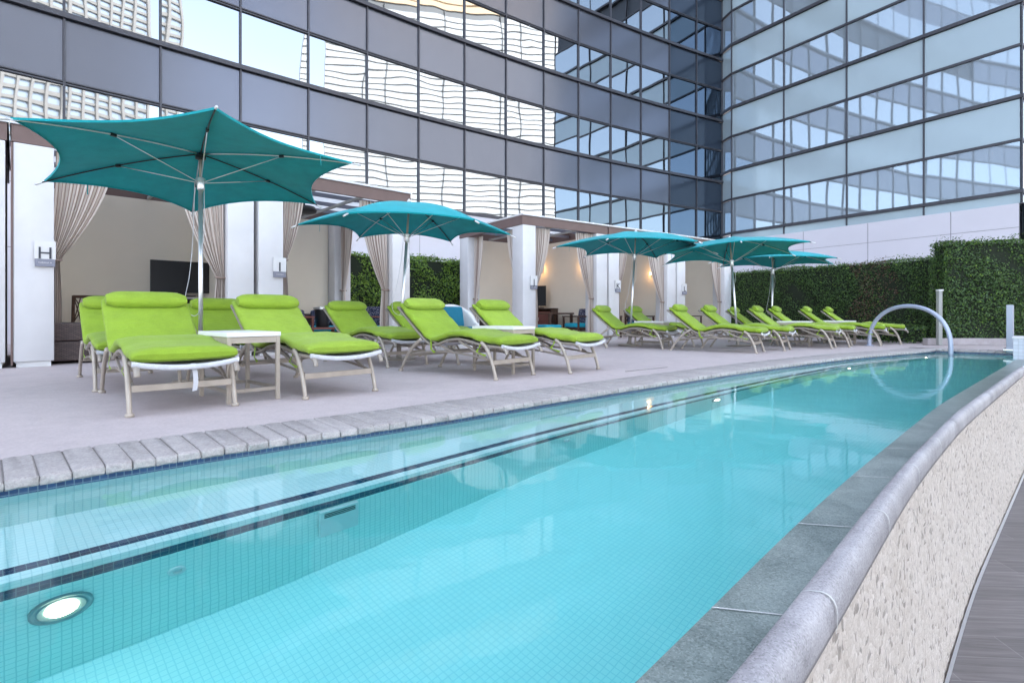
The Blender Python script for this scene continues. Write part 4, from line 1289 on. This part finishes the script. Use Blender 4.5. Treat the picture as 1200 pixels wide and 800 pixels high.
# ------------------------------------------------------------------ hedges and planting
def hedge(name, label, a, b, depth, z0, z1, leaf_size, dens, mats, pick, bumpy=.08, rise=0.0, seed=3):
    """hedge from plan point a to b (front face), thickness behind the left of a->b"""
    rnd = random.Random(seed)
    a = Vector((*a, 0)); b = Vector((*b, 0)); d = (b - a); L = d.length; d.normalize()
    n = Vector((d.y, -d.x, 0))           # outwards = towards the viewer
    r = empty(name, label, 'hedge', (a.x, a.y, z0))
    mb = MB()
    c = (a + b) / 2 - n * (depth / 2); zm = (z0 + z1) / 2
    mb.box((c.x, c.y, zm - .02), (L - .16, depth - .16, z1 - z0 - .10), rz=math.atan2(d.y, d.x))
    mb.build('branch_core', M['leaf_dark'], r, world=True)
    ph = [rnd.uniform(0, 6) for _ in range(8)]
    def lump(u, v): return bumpy * (math.sin(2.3 * u + ph[0]) * math.sin(2.9 * v + ph[1]) + .6 * math.sin(5.1 * u + ph[2] + 2 * v) + .5 * math.sin(7.7 * v + 4.3 * u + ph[3]))
    def leaf(p, nn, mi, s):
        w = Vector((rnd.gauss(0, 1), rnd.gauss(0, 1), rnd.gauss(0, 1)))
        nl = (nn * .9 + w * .55).normalized()
        t = nl.cross(Vector((rnd.gauss(0, 1), rnd.gauss(0, 1), rnd.gauss(0, 1)))).normalized(); q = nl.cross(t)
        s *= rnd.uniform(.6, 1.25)
        v0 = p - t * s * .5; v2 = p + t * s * .5
        v1 = p + q * s * .24 + nl * s * .06; v3 = p - q * s * .24 + nl * s * .06
        k = len(mb.v); mb.v += [tuple(v0), tuple(v1), tuple(v2), tuple(v3)]
        mb.face((k, k + 1, k + 2), mi); mb.face((k, k + 2, k + 3), mi)
    mb = MB()
    Hh = z1 - z0
    for _ in range(int(L * Hh * dens)):
        u = rnd.uniform(0, L); v = rnd.uniform(0, Hh) 
        zt = Hh * 1.0 + rise * u / L
        v = v / Hh * zt
        rd = -abs(rnd.gauss(0, .055))
        p = a + d * u + n * (lump(u, v) + rd) + Vector((0, 0, z0 + v))
        leaf(p, n + Vector((0, 0, .25)), pick(rnd, u / L, v / zt), leaf_size)
    for _ in range(int(L * depth * dens)):
        u = rnd.uniform(0, L); w = rnd.uniform(0, depth)
        p = a + d * u - n * w + Vector((0, 0, z0 + Hh + rise * u / L + .6 * lump(u, w) - abs(rnd.gauss(0, .05)) + (rnd.uniform(.02, .12) if rnd.random() < .12 else 0)))
        leaf(p, Vector((0, 0, 1)), pick(rnd, u / L, 1), leaf_size)
    for (e, sgn) in ((a, -1), (b, 1)):
        for _ in range(int(depth * Hh * dens)):
            w = rnd.uniform(0, depth); v = rnd.uniform(0, Hh)
            p = e - n * w + d * sgn * (.6 * lump(w, v) - abs(rnd.gauss(0, .05))) + Vector((0, 0, z0 + v + (rise if sgn > 0 else 0) * v / Hh))
            leaf(p, d * sgn, pick(rnd, 0 if sgn < 0 else 1, v / Hh), leaf_size)
    mb.build('foliage', [M[m] for m in mats], r, world=True)
    return r
hd = Vector((.536, -.844, 0))
ha = Vector((10.42, 12.82, 0)) - hd * 6.9; hb = Vector((10.42, 12.82, 0))
def pick_back(r, u, v):
    if abs(u - .76 + .03 * math.sin(7 * v)) < .07 and r.random() < .5: return 1
    if v > .93 and r.random() < .14: return 2
    return 0 if r.random() > .02 else 2
hedge('clipped_hedge', 'long dark clipped hedge behind the far loungers, with a bronzed patch', (ha.x, ha.y), (hb.x, hb.y), .8, 0, 2.08, .050, 1650, ['leaf', 'leaf_red', 'leaf_bright'], pick_back, .045, 0, 5)
hedge('clipped_hedge', 'taller dark green clipped hedge block at the right behind the low kerb', (9.60, 11.86), (13.2, 11.2), .62, .12, 2.30, .054, 1800, ['leaf', 'leaf_bright'], lambda r, u, v: 1 if r.random() < (.05 + .06 * (v > .95)) else 0, .05, .05, 9)
hedge('hedge', 'bright leafy hedge seen between the I and J cabanas', (-5.6, 13.0), (-.45, 17.25), .8, 0, 2.30, .080, 980, ['leaf_bright', 'leaf'], lambda r, u, v: 1 if r.random() < .2 else 0, .11, .06, 12)
# low ground shrubs at the foot of the long hedge
hedge('low_shrub', 'low dark shrub at the foot of the hedge beside the white post', (8.75, 13.0), (9.55, 12.35), .5, 0, .38, .055, 900, ['leaf', 'leaf_bright'], lambda r, u, v: 1 if r.random() < .08 else 0, .05, 0, 15)
# kerb
kb = MB(); kb.box((11.1, 11.72, .075), (4.1, .16, .15), bev=.012)
tag(kb.build('planter_kerb', M['kerb']), 'low grey brown kerb in front of the tall hedge', 'kerb')
# post
p = empty('post', 'slim pale post standing between the long hedge and the tall hedge', 'post', (9.20, 11.52, 0))
mb = MB(); mb.box((9.20, 11.52, .59), (.08, .08, 1.16), bev=.006); mb.build('shaft', M['post'], p, world=True)
mb = MB(); mb.box((9.21, 11.52, 1.19), (.11, .09, .035), bev=.008); mb.build('head', M['white_trim'], p, world=True)
# white slab and mosaic planter at the pool end
sl = empty('screen_slab', 'narrow white upright slab at the right end of the pool', 'slab', (9.05, 9.72, 0))
mb = MB(); mb.box((9.05, 9.72, .41), (.09, .40, .86), rz=-PI / 4, bev=.008); mb.build('panel', M['slab'], sl, world=True)
mb = MB(); mb.box((9.05, 9.72, .035), (.17, .49, .03), rz=-PI / 4, bev=.004); mb.build('base_plate', M['alu'], sl, world=True)
pl = empty('mosaic_planter', 'pale mosaic planter box at the end of the curved pool wall', 'planter', (8.78, 8.80, -.05))
mb = MB()
cx_, cy_, hx = 8.78, 8.80, .38
for k in range(4):
    a = PI / 2 * k; b_ = a + PI / 2; rr = hx * math.sqrt(2)
    p0 = (cx_ + rr * math.cos(a), cy_ + rr * math.sin(a)); p1 = (cx_ + rr * math.cos(b_), cy_ + rr * math.sin(b_))
    mb.quad((*p0, -.07), (*p1, -.07), (*p1, .27), (*p0, .27), uv=((0, 0), (2 * hx, 0), (2 * hx, .34), (0, .34)))
mb.build('tiled_sides', M['tile_pier'], pl, world=True)
mb = MB(); mb.box((cx_, cy_, .285), (2 * hx + .03, 2 * hx + .03, .03), rz=PI / 4, bev=.006); mb.build('rim', M['white_trim'], pl, world=True)
pt = empty('potted_grass', 'yellow green grassy plant in a dark pot on the mosaic planter', 'plant', (8.80, 8.85, .30))
mb = MB(); mb.lathe([(.15, 0), (.16, .01), (.2, .24), (.21, .25), (.18, .25), (.17, .22)], seg=20); mb.build('pot', M['blk'], pt, smooth=True)
mb = MB(); rnd = random.Random(4)
for k in range(150):
    a = rnd.uniform(0, 2 * PI); ln = rnd.uniform(.2, .42); sp = rnd.uniform(.1, .9)
    pts = []
    for i in range(5):
        q = i / 4; pts.append(Vector((math.cos(a) * (.08 + ln * sp * q), math.sin(a) * (.08 + ln * sp * q), .22 + ln * (q - .75 * sp * q * q))))
    s_ = Vector((-math.sin(a), math.cos(a), 0)) * .008
    mb.grid([[tuple(p_ - s_ * (1 - i / 4.4)), tuple(p_ + s_ * (1 - i / 4.4))] for i, p_ in enumerate(pts)])
mb.build('blades', M['leaf_yel'], pt)
# slot drain on the deck
dr_a, dr_b = G(733, 435.5), G(782, 430.5)
mb = MB(); mb.bar((*dr_a, .004), (*dr_b, .004), .012, .006)
tag(mb.build('deck_drain', M['joint']), 'thin dark drain slot set in the deck beside the pavers', 'drain')

# ------------------------------------------------------------------ towers
FH = 3.3
def facade_poly():
    n = 14; P = [Vector((-10.8, 12.9, 0))]
    hs = [36.1 + 8 * (1 - 2 * (i + .5) / n) for i in range(n)]
    L = 27.5 / sum(math.cos(math.radians(h - 36.1)) for h in hs)
    for h in hs:
        h = math.radians(h); P.append(P[-1] + Vector((math.cos(h), math.sin(h), 0)) * L)
    pre = []
    q = P[0].copy()
    for k in range(9):
        h = math.radians(44.1 + 1.15 * (k + .5)); q = q - Vector((math.cos(h), math.sin(h), 0)) * L; pre.insert(0, q.copy())
    return pre, P
PRE, PF = facade_poly()
def lift(p, z): return (p.x, p.y, z)
def glass_tower(name, label, P, zA, span_h, first_k, nk, top_k, mg, ms, loc, mark=(0, 999), double=True, dark=()):
    """P: plan points left to right seen from the pool. Individual panes for floors first_k..nk, the rest above as one part."""
    r = empty(name, label, 'tower', loc)
    for i in range(len(P) - 1):
        a, b = P[i], P[i + 1]; d = (b - a); d.z = 0; L = d.length; d.normalize(); n = Vector((d.y, -d.x, 0))
        for k in range(first_k, nk):
            z = zA + FH * k
            e0 = a + d * .028; e1 = b - d * .028
            if mark[0] <= i < mark[1]:
                mb = MB(); mb.quad(lift(e0, z + .08), lift(e1, z + .08), lift(e1, z + FH - span_h - .05), lift(e0, z + FH - span_h - .05))
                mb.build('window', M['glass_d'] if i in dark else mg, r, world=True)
                z0 = z - span_h + .05; z1 = z - .08
                o1 = n * .012
                mb = MB(); mb.quad(lift(e0 + o1, z0), lift(e1 + o1, z0), lift(e1 + o1, z1), lift(e0 + o1, z1))
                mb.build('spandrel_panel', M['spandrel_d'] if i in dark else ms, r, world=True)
    # mullions and transoms
    zb, zt = zA + FH * first_k - .1, zA + FH * top_k
    zb = zb - .3
    for i in range(len(P)):
        if not (mark[0] <= i <= mark[1]): continue
        a = P[i]; d = (P[min(i + 1, len(P) - 1)] - P[max(i - 1, 0)]).normalized(); n = Vector((d.y, -d.x, 0))
        mb = MB(); c = a + n * .02
        mb.box((c.x, c.y, (zb + zA + FH * nk) / 2), (.046, .10, zA + FH * nk - zb), rz=math.atan2(d.y, d.x))
        mb.build('mullion', M['mullion'], r, world=True)
    def rail(z, off, w, h):
        mb = MB(); lo_, hi_ = [], []
        for i, p in enumerate(P):
            d = (P[min(i + 1, len(P) - 1)] - P[max(i - 1, 0)]).normalized(); n = Vector((d.y, -d.x, 0))
            lo_.append(p - n * (w - off)); hi_.append(p + n * off)
        mb.grid([[lift(p, z - h / 2) for p in lo_], [lift(p, z - h / 2) for p in hi_], [lift(p, z + h / 2) for p in hi_], [lift(p, z + h / 2) for p in lo_]])
        mb.build('transom', M['mullion'], r, world=True)
    for k in range(first_k, nk + 1):
        z = zA + FH * k
        rail(z, .13, .20, .125)
        if double and k > first_k:
            rail(z - span_h + .025, .065, .10, .035); rail(z - span_h - .035, .062, .10, .035)
        elif k > first_k:
            rail(z - span_h, .07, .11, .09)
    # everything above and to the sides in one part
    mb = MB()
    for i in range(len(P) - 1):
        a, b = P[i], P[i + 1]
        for k in range(first_k, top_k):
            if mark[0] <= i < mark[1] and k < nk: continue
            z = zA + FH * k
            mb.quad(lift(a, z + .08), lift(b, z + .08), lift(b, z + FH - span_h), lift(a, z + FH - span_h), 0)
            mb.quad(lift(a, z + FH - span_h), lift(b, z + FH - span_h), lift(b, z + FH - .08), lift(a, z + FH - .08), 1)
            mb.quad(lift(a, z - .08), lift(b, z - .08), lift(b, z + .08), lift(a, z + .08), 2)
            d = (b - a).normalized(); n = Vector((d.y, -d.x, 0))
            q0, q1 = b + n * .03 - d * .03, b + n * .03 + d * .03
            mb.quad(lift(q0, z), lift(q1, z), lift(q1, z + FH), lift(q0, z + FH), 2)
    up = mb.build('upper_storeys', [mg, ms, M['mullion']], r, world=True); up['kind'] = 'stuff'
    return r
HOT_TOP = 20
FACL = PRE + PF
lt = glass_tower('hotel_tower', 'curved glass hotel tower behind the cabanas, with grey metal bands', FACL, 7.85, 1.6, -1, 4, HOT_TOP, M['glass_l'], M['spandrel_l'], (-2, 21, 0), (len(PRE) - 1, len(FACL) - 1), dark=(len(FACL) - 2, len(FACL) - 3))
# spandrel below lowest window band handled by podium; solid core behind the skin
mb = MB()
back = [p + Vector((-.62, .78, 0)) * 14 for p in FACL]
ztop = 7.85 + FH * HOT_TOP
front = [p + Vector((-.62, .78, 0)) * .10 for p in FACL]
mb.grid([[lift(p, 4.3) for p in front], [lift(p, ztop) for p in front], [lift(p, ztop) for p in back], [lift(p, 0) for p in back]])
mb.quad(lift(front[0], 0), lift(front[0], ztop), lift(back[0], ztop), lift(back[0], 0)); mb.quad(lift(front[-1], 0), lift(back[-1], 0), lift(back[-1], ztop), lift(front[-1], ztop))
mb.build('tower_core', M['tower_body'], lt, world=True)
# right tower
RL = Vector((11.6, 28.2, 0)); RR = Vector((17.7, 18.6, 0)); dR = (RR - RL).normalized(); nR = Vector((dR.y, -dR.x, 0))
PR = [RL + (RR - RL) * (i / 4) for i in range(5)]
side = Vector((-nR.x, -nR.y, 0))
PR2 = [RR + side * (2.84 * i) for i in range(1, 7)]
FACR = [PF[-1] + Vector((0.02, -.02, 0))] + PR + PR2
rt = glass_tower('glass_tower', 'straight glass tower at the right with pale blue bands and wavy reflections', FACR, 8.26, 1.5, -1, 4, 11, M['glass_r'], M['spandrel_r'], (14.6, 23.4, 0), (0, 6), double=False)
mb = MB()
zt = 8.26 + FH * 11
fr_ = [PR[0] + side * .1 - dR * 0, RR + side * .1 - dR * .12, PR2[-1] - dR * .1]
bk = [PR[0] + side * 17, PR2[-1] - dR * 11]
mb.grid([[lift(p, 4.3) for p in fr_], [lift(p, zt) for p in fr_]])
mb.poly([lift(p, zt) for p in fr_ + bk])
mb.quad(lift(fr_[-1], 4.3), lift(fr_[-1], zt), lift(bk[1], zt), lift(bk[1], 4.3)); mb.quad(lift(bk[1], 0), lift(bk[1], zt), lift(bk[0], zt), lift(bk[0], 0)); mb.quad(lift(bk[0], 0), lift(bk[0], zt), lift(fr_[0], zt), lift(fr_[0], 0))
mb.build('tower_core', M['tower_body'], rt, world=True)
# pale strip under the lowest right band
mb = MB()
mb.quad(lift(RL + nR * .01, 4.50), lift(RR + nR * .01, 4.50), lift(RR + nR * .01, 4.90), lift(RL + nR * .01, 4.90))
mb.build('base_strip', M['spandrel_r'], rt, world=True)

# white podium wall under both towers
pod = empty('podium_wall', 'white panelled podium wall beneath the glass towers and above the hedges', 'wall', (6, 24, 0))
def podium(P, n_off, z1=4.53):
    for i in range(len(P) - 1):
        a, b = P[i], P[i + 1]; d = (b - a).normalized(); n = Vector((d.y, -d.x, 0)); o = n * n_off
        g = .010
        for (z0, zz) in ((0, 2.2), (2.215, 3.69), (3.705, z1)):
            mb.quad(lift(a + o + d * g, z0), lift(b + o - d * g, z0), lift(b + o - d * g, zz), lift(a + o + d * g, zz), 0)
        mb.quad(lift(a + o - n * .02, 0), lift(b + o - n * .02, 0), lift(b + o - n * .02, z1 - .01), lift(a + o - n * .02, z1 - .01), 1)
        mb.quad(lift(a + o, z1), lift(b + o, z1), lift(b - n * .2, z1), lift(a - n * .2, z1), 0)
mb = MB()
podium(FACL[::2] if len(FACL) % 2 else FACL[::2] + [FACL[-1]], .10)
podium([RL + (RR - RL) * k for k in (0, .12, .34, .58, .83, 1.0)] , .18)
podium([RR + nR * .18 + dR * .0] + [RR + side * 4 * k for k in (1, 2, 3)], .18)
mb.build('wall_panel', [M['podium'], M['seam']], pod, world=True)

# ------------------------------------------------------------------ the blocks across the way, seen in the mirror glass
M['w_wall'] = mat('white_concrete_bands', (0.345, 0.352, 0.358), 0.7, var=0.03, vscale=.1)
M['w_gap'] = mat('dark_line', (0.05, 0.055, 0.06), 0.5)  # dark lines between the floor bands, and the thin piers
M['w_tan'] = mat('tan_crown', (0.42, 0.315, 0.205), 0.7)
M['w_pier'] = mat('grey_beige_concrete', (0.20, 0.19, 0.18), 0.7, var=.05, vscale=.1)
M['w_glz'] = mat('pale_glazing', (0.26, 0.31, 0.37), 0.3, 0.3)
M['w_blue'] = mat('blue_curtain_wall', (0.10, 0.20, 0.32), 0.2, 0.3)
def slab_block(name, label, a, b, depth, h, floor, gap, mw, mg, crown=None, piers=0, pier_m=None, pw_=.7):
    a = Vector((*a, 0)); b = Vector((*b, 0)); d = (b - a); L = d.length; d.normalize(); n = Vector((d.y, -d.x, 0))
    if n.dot(-a) < 0: n = -n
    r = empty(name, label, 'building', (a.x, a.y, -1.9))
    ang = math.atan2(d.y, d.x); c = (a + b) / 2 - n * depth / 2
    mb = MB(); mb.box((c.x, c.y, h / 2 - 1), (L - 1, depth - 1, h + 2), rz=ang); mb.build('glazing', mg, r, world=True)
    mb = MB(); z = 0
    while z < h - floor:
        mb.box((c.x, c.y, z + (floor - gap) / 2), (L, depth, floor - gap), rz=ang, m=0); z += floor
    mb.build('floor_band', mw, r, world=True)
    if piers:
        mb = MB()
        for k in range(piers + 1):
            q = a + d * L * k / piers + n * .3
            mb.box((q.x, q.y, h / 2), (pw_, 1.2, h), rz=ang)
        mb.build('pier', pier_m, r, world=True)
    if crown:
        mb = MB(); z = h + .02
        for k in range(5):
            mb.box((c.x, c.y, z + 1.25), (L, depth, 2.5), rz=ang); z += 3.2
        mb.box((c.x, c.y, h + 7), (L - 1, depth - 1, 14), rz=ang)
        mb.build('crown', crown, r, world=True)
    return r
slab_block('white_high_rise', 'white banded high rise across the way, mirrored in the curved tower', (168, -80), (236, 40), 22, 125, 2.5, .50, M['w_wall'], M['w_gap'], M['w_tan'], 9, M['w_gap'], .12)
slab_block('lattice_high_rise', 'high rise with pale balconies and piers, mirrored at the left of the curved tower', (96, -128), (142, -100), 22, 210, 2.6, 1.7, M['w_pier'], M['w_glz'], None, 15, M['w_pier'])
slab_block('blue_high_rise', 'blue glass high rise with thin pale bands, mirrored in the far left panes', (66, -150), (92, -134), 20, 190, 3.4, 2.7, M['w_wall'], M['w_blue'])

# ------------------------------------------------------------------ world, sun, camera
w = bpy.data.worlds.new('World'); S.world = w; w.use_nodes = True
nt = w.node_tree; bg = nt.nodes['Background']
sky = nt.nodes.new('ShaderNodeTexSky'); sky.sky_type = 'NISHITA'; sky.sun_disc = False
SUN_EL, SUN_AZ = math.radians(44), math.atan2(-.62, .78)      # azimuth from +Y towards +X
sky.sun_elevation = SUN_EL; sky.sun_rotation = SUN_AZ
sky.air_density = 1.0; sky.dust_density = 2.0; sky.ozone_density = 1.0
hs = nt.nodes.new('ShaderNodeHueSaturation'); hs.inputs['Saturation'].default_value = 0.55
nt.links.new(sky.outputs[0], hs.inputs['Color']); nt.links.new(hs.outputs[0], bg.inputs['Color'])
bg.inputs['Strength'].default_value = 0.15
sl_ = bpy.data.lights.new('sun', 'SUN'); sl_.energy = 3.0; sl_.angle = math.radians(.53); sl_.color = (1, .965, .92)
so = bpy.data.objects.new('sun', sl_); COL.objects.link(so)
v = Vector((math.sin(SUN_AZ) * math.cos(SUN_EL), math.cos(SUN_AZ) * math.cos(SUN_EL), math.sin(SUN_EL)))
so.rotation_euler = v.to_track_quat('Z', 'Y').to_euler(); so.location = v * 100

cam = bpy.data.cameras.new('camera'); co = bpy.data.objects.new('camera', cam); COL.objects.link(co)
co.location = (0, 0, H); co.rotation_euler = (PI / 2, 0, 0)
cam.sensor_width = 36; cam.lens = 36 * FPX / 1200; cam.shift_y = -31 / 1200
cam.clip_start = .05; cam.clip_end = 4000
S.camera = co
S.view_settings.view_transform = 'Standard'; S.view_settings.look = 'None'; S.view_settings.gamma = 1
S.view_settings.exposure = 2.6
S.render.engine = 'CYCLES'
S.cycles.use_denoising = True
S.cycles.max_bounces = 12; S.cycles.diffuse_bounces = 4; S.cycles.glossy_bounces = 6; S.cycles.transmission_bounces = 8; S.cycles.volume_bounces = 0
S.cycles.sample_clamp_indirect = 8
S.cycles.caustics_refractive = True; S.cycles.caustics_reflective = True
S.cycles.blur_glossy = 0.2
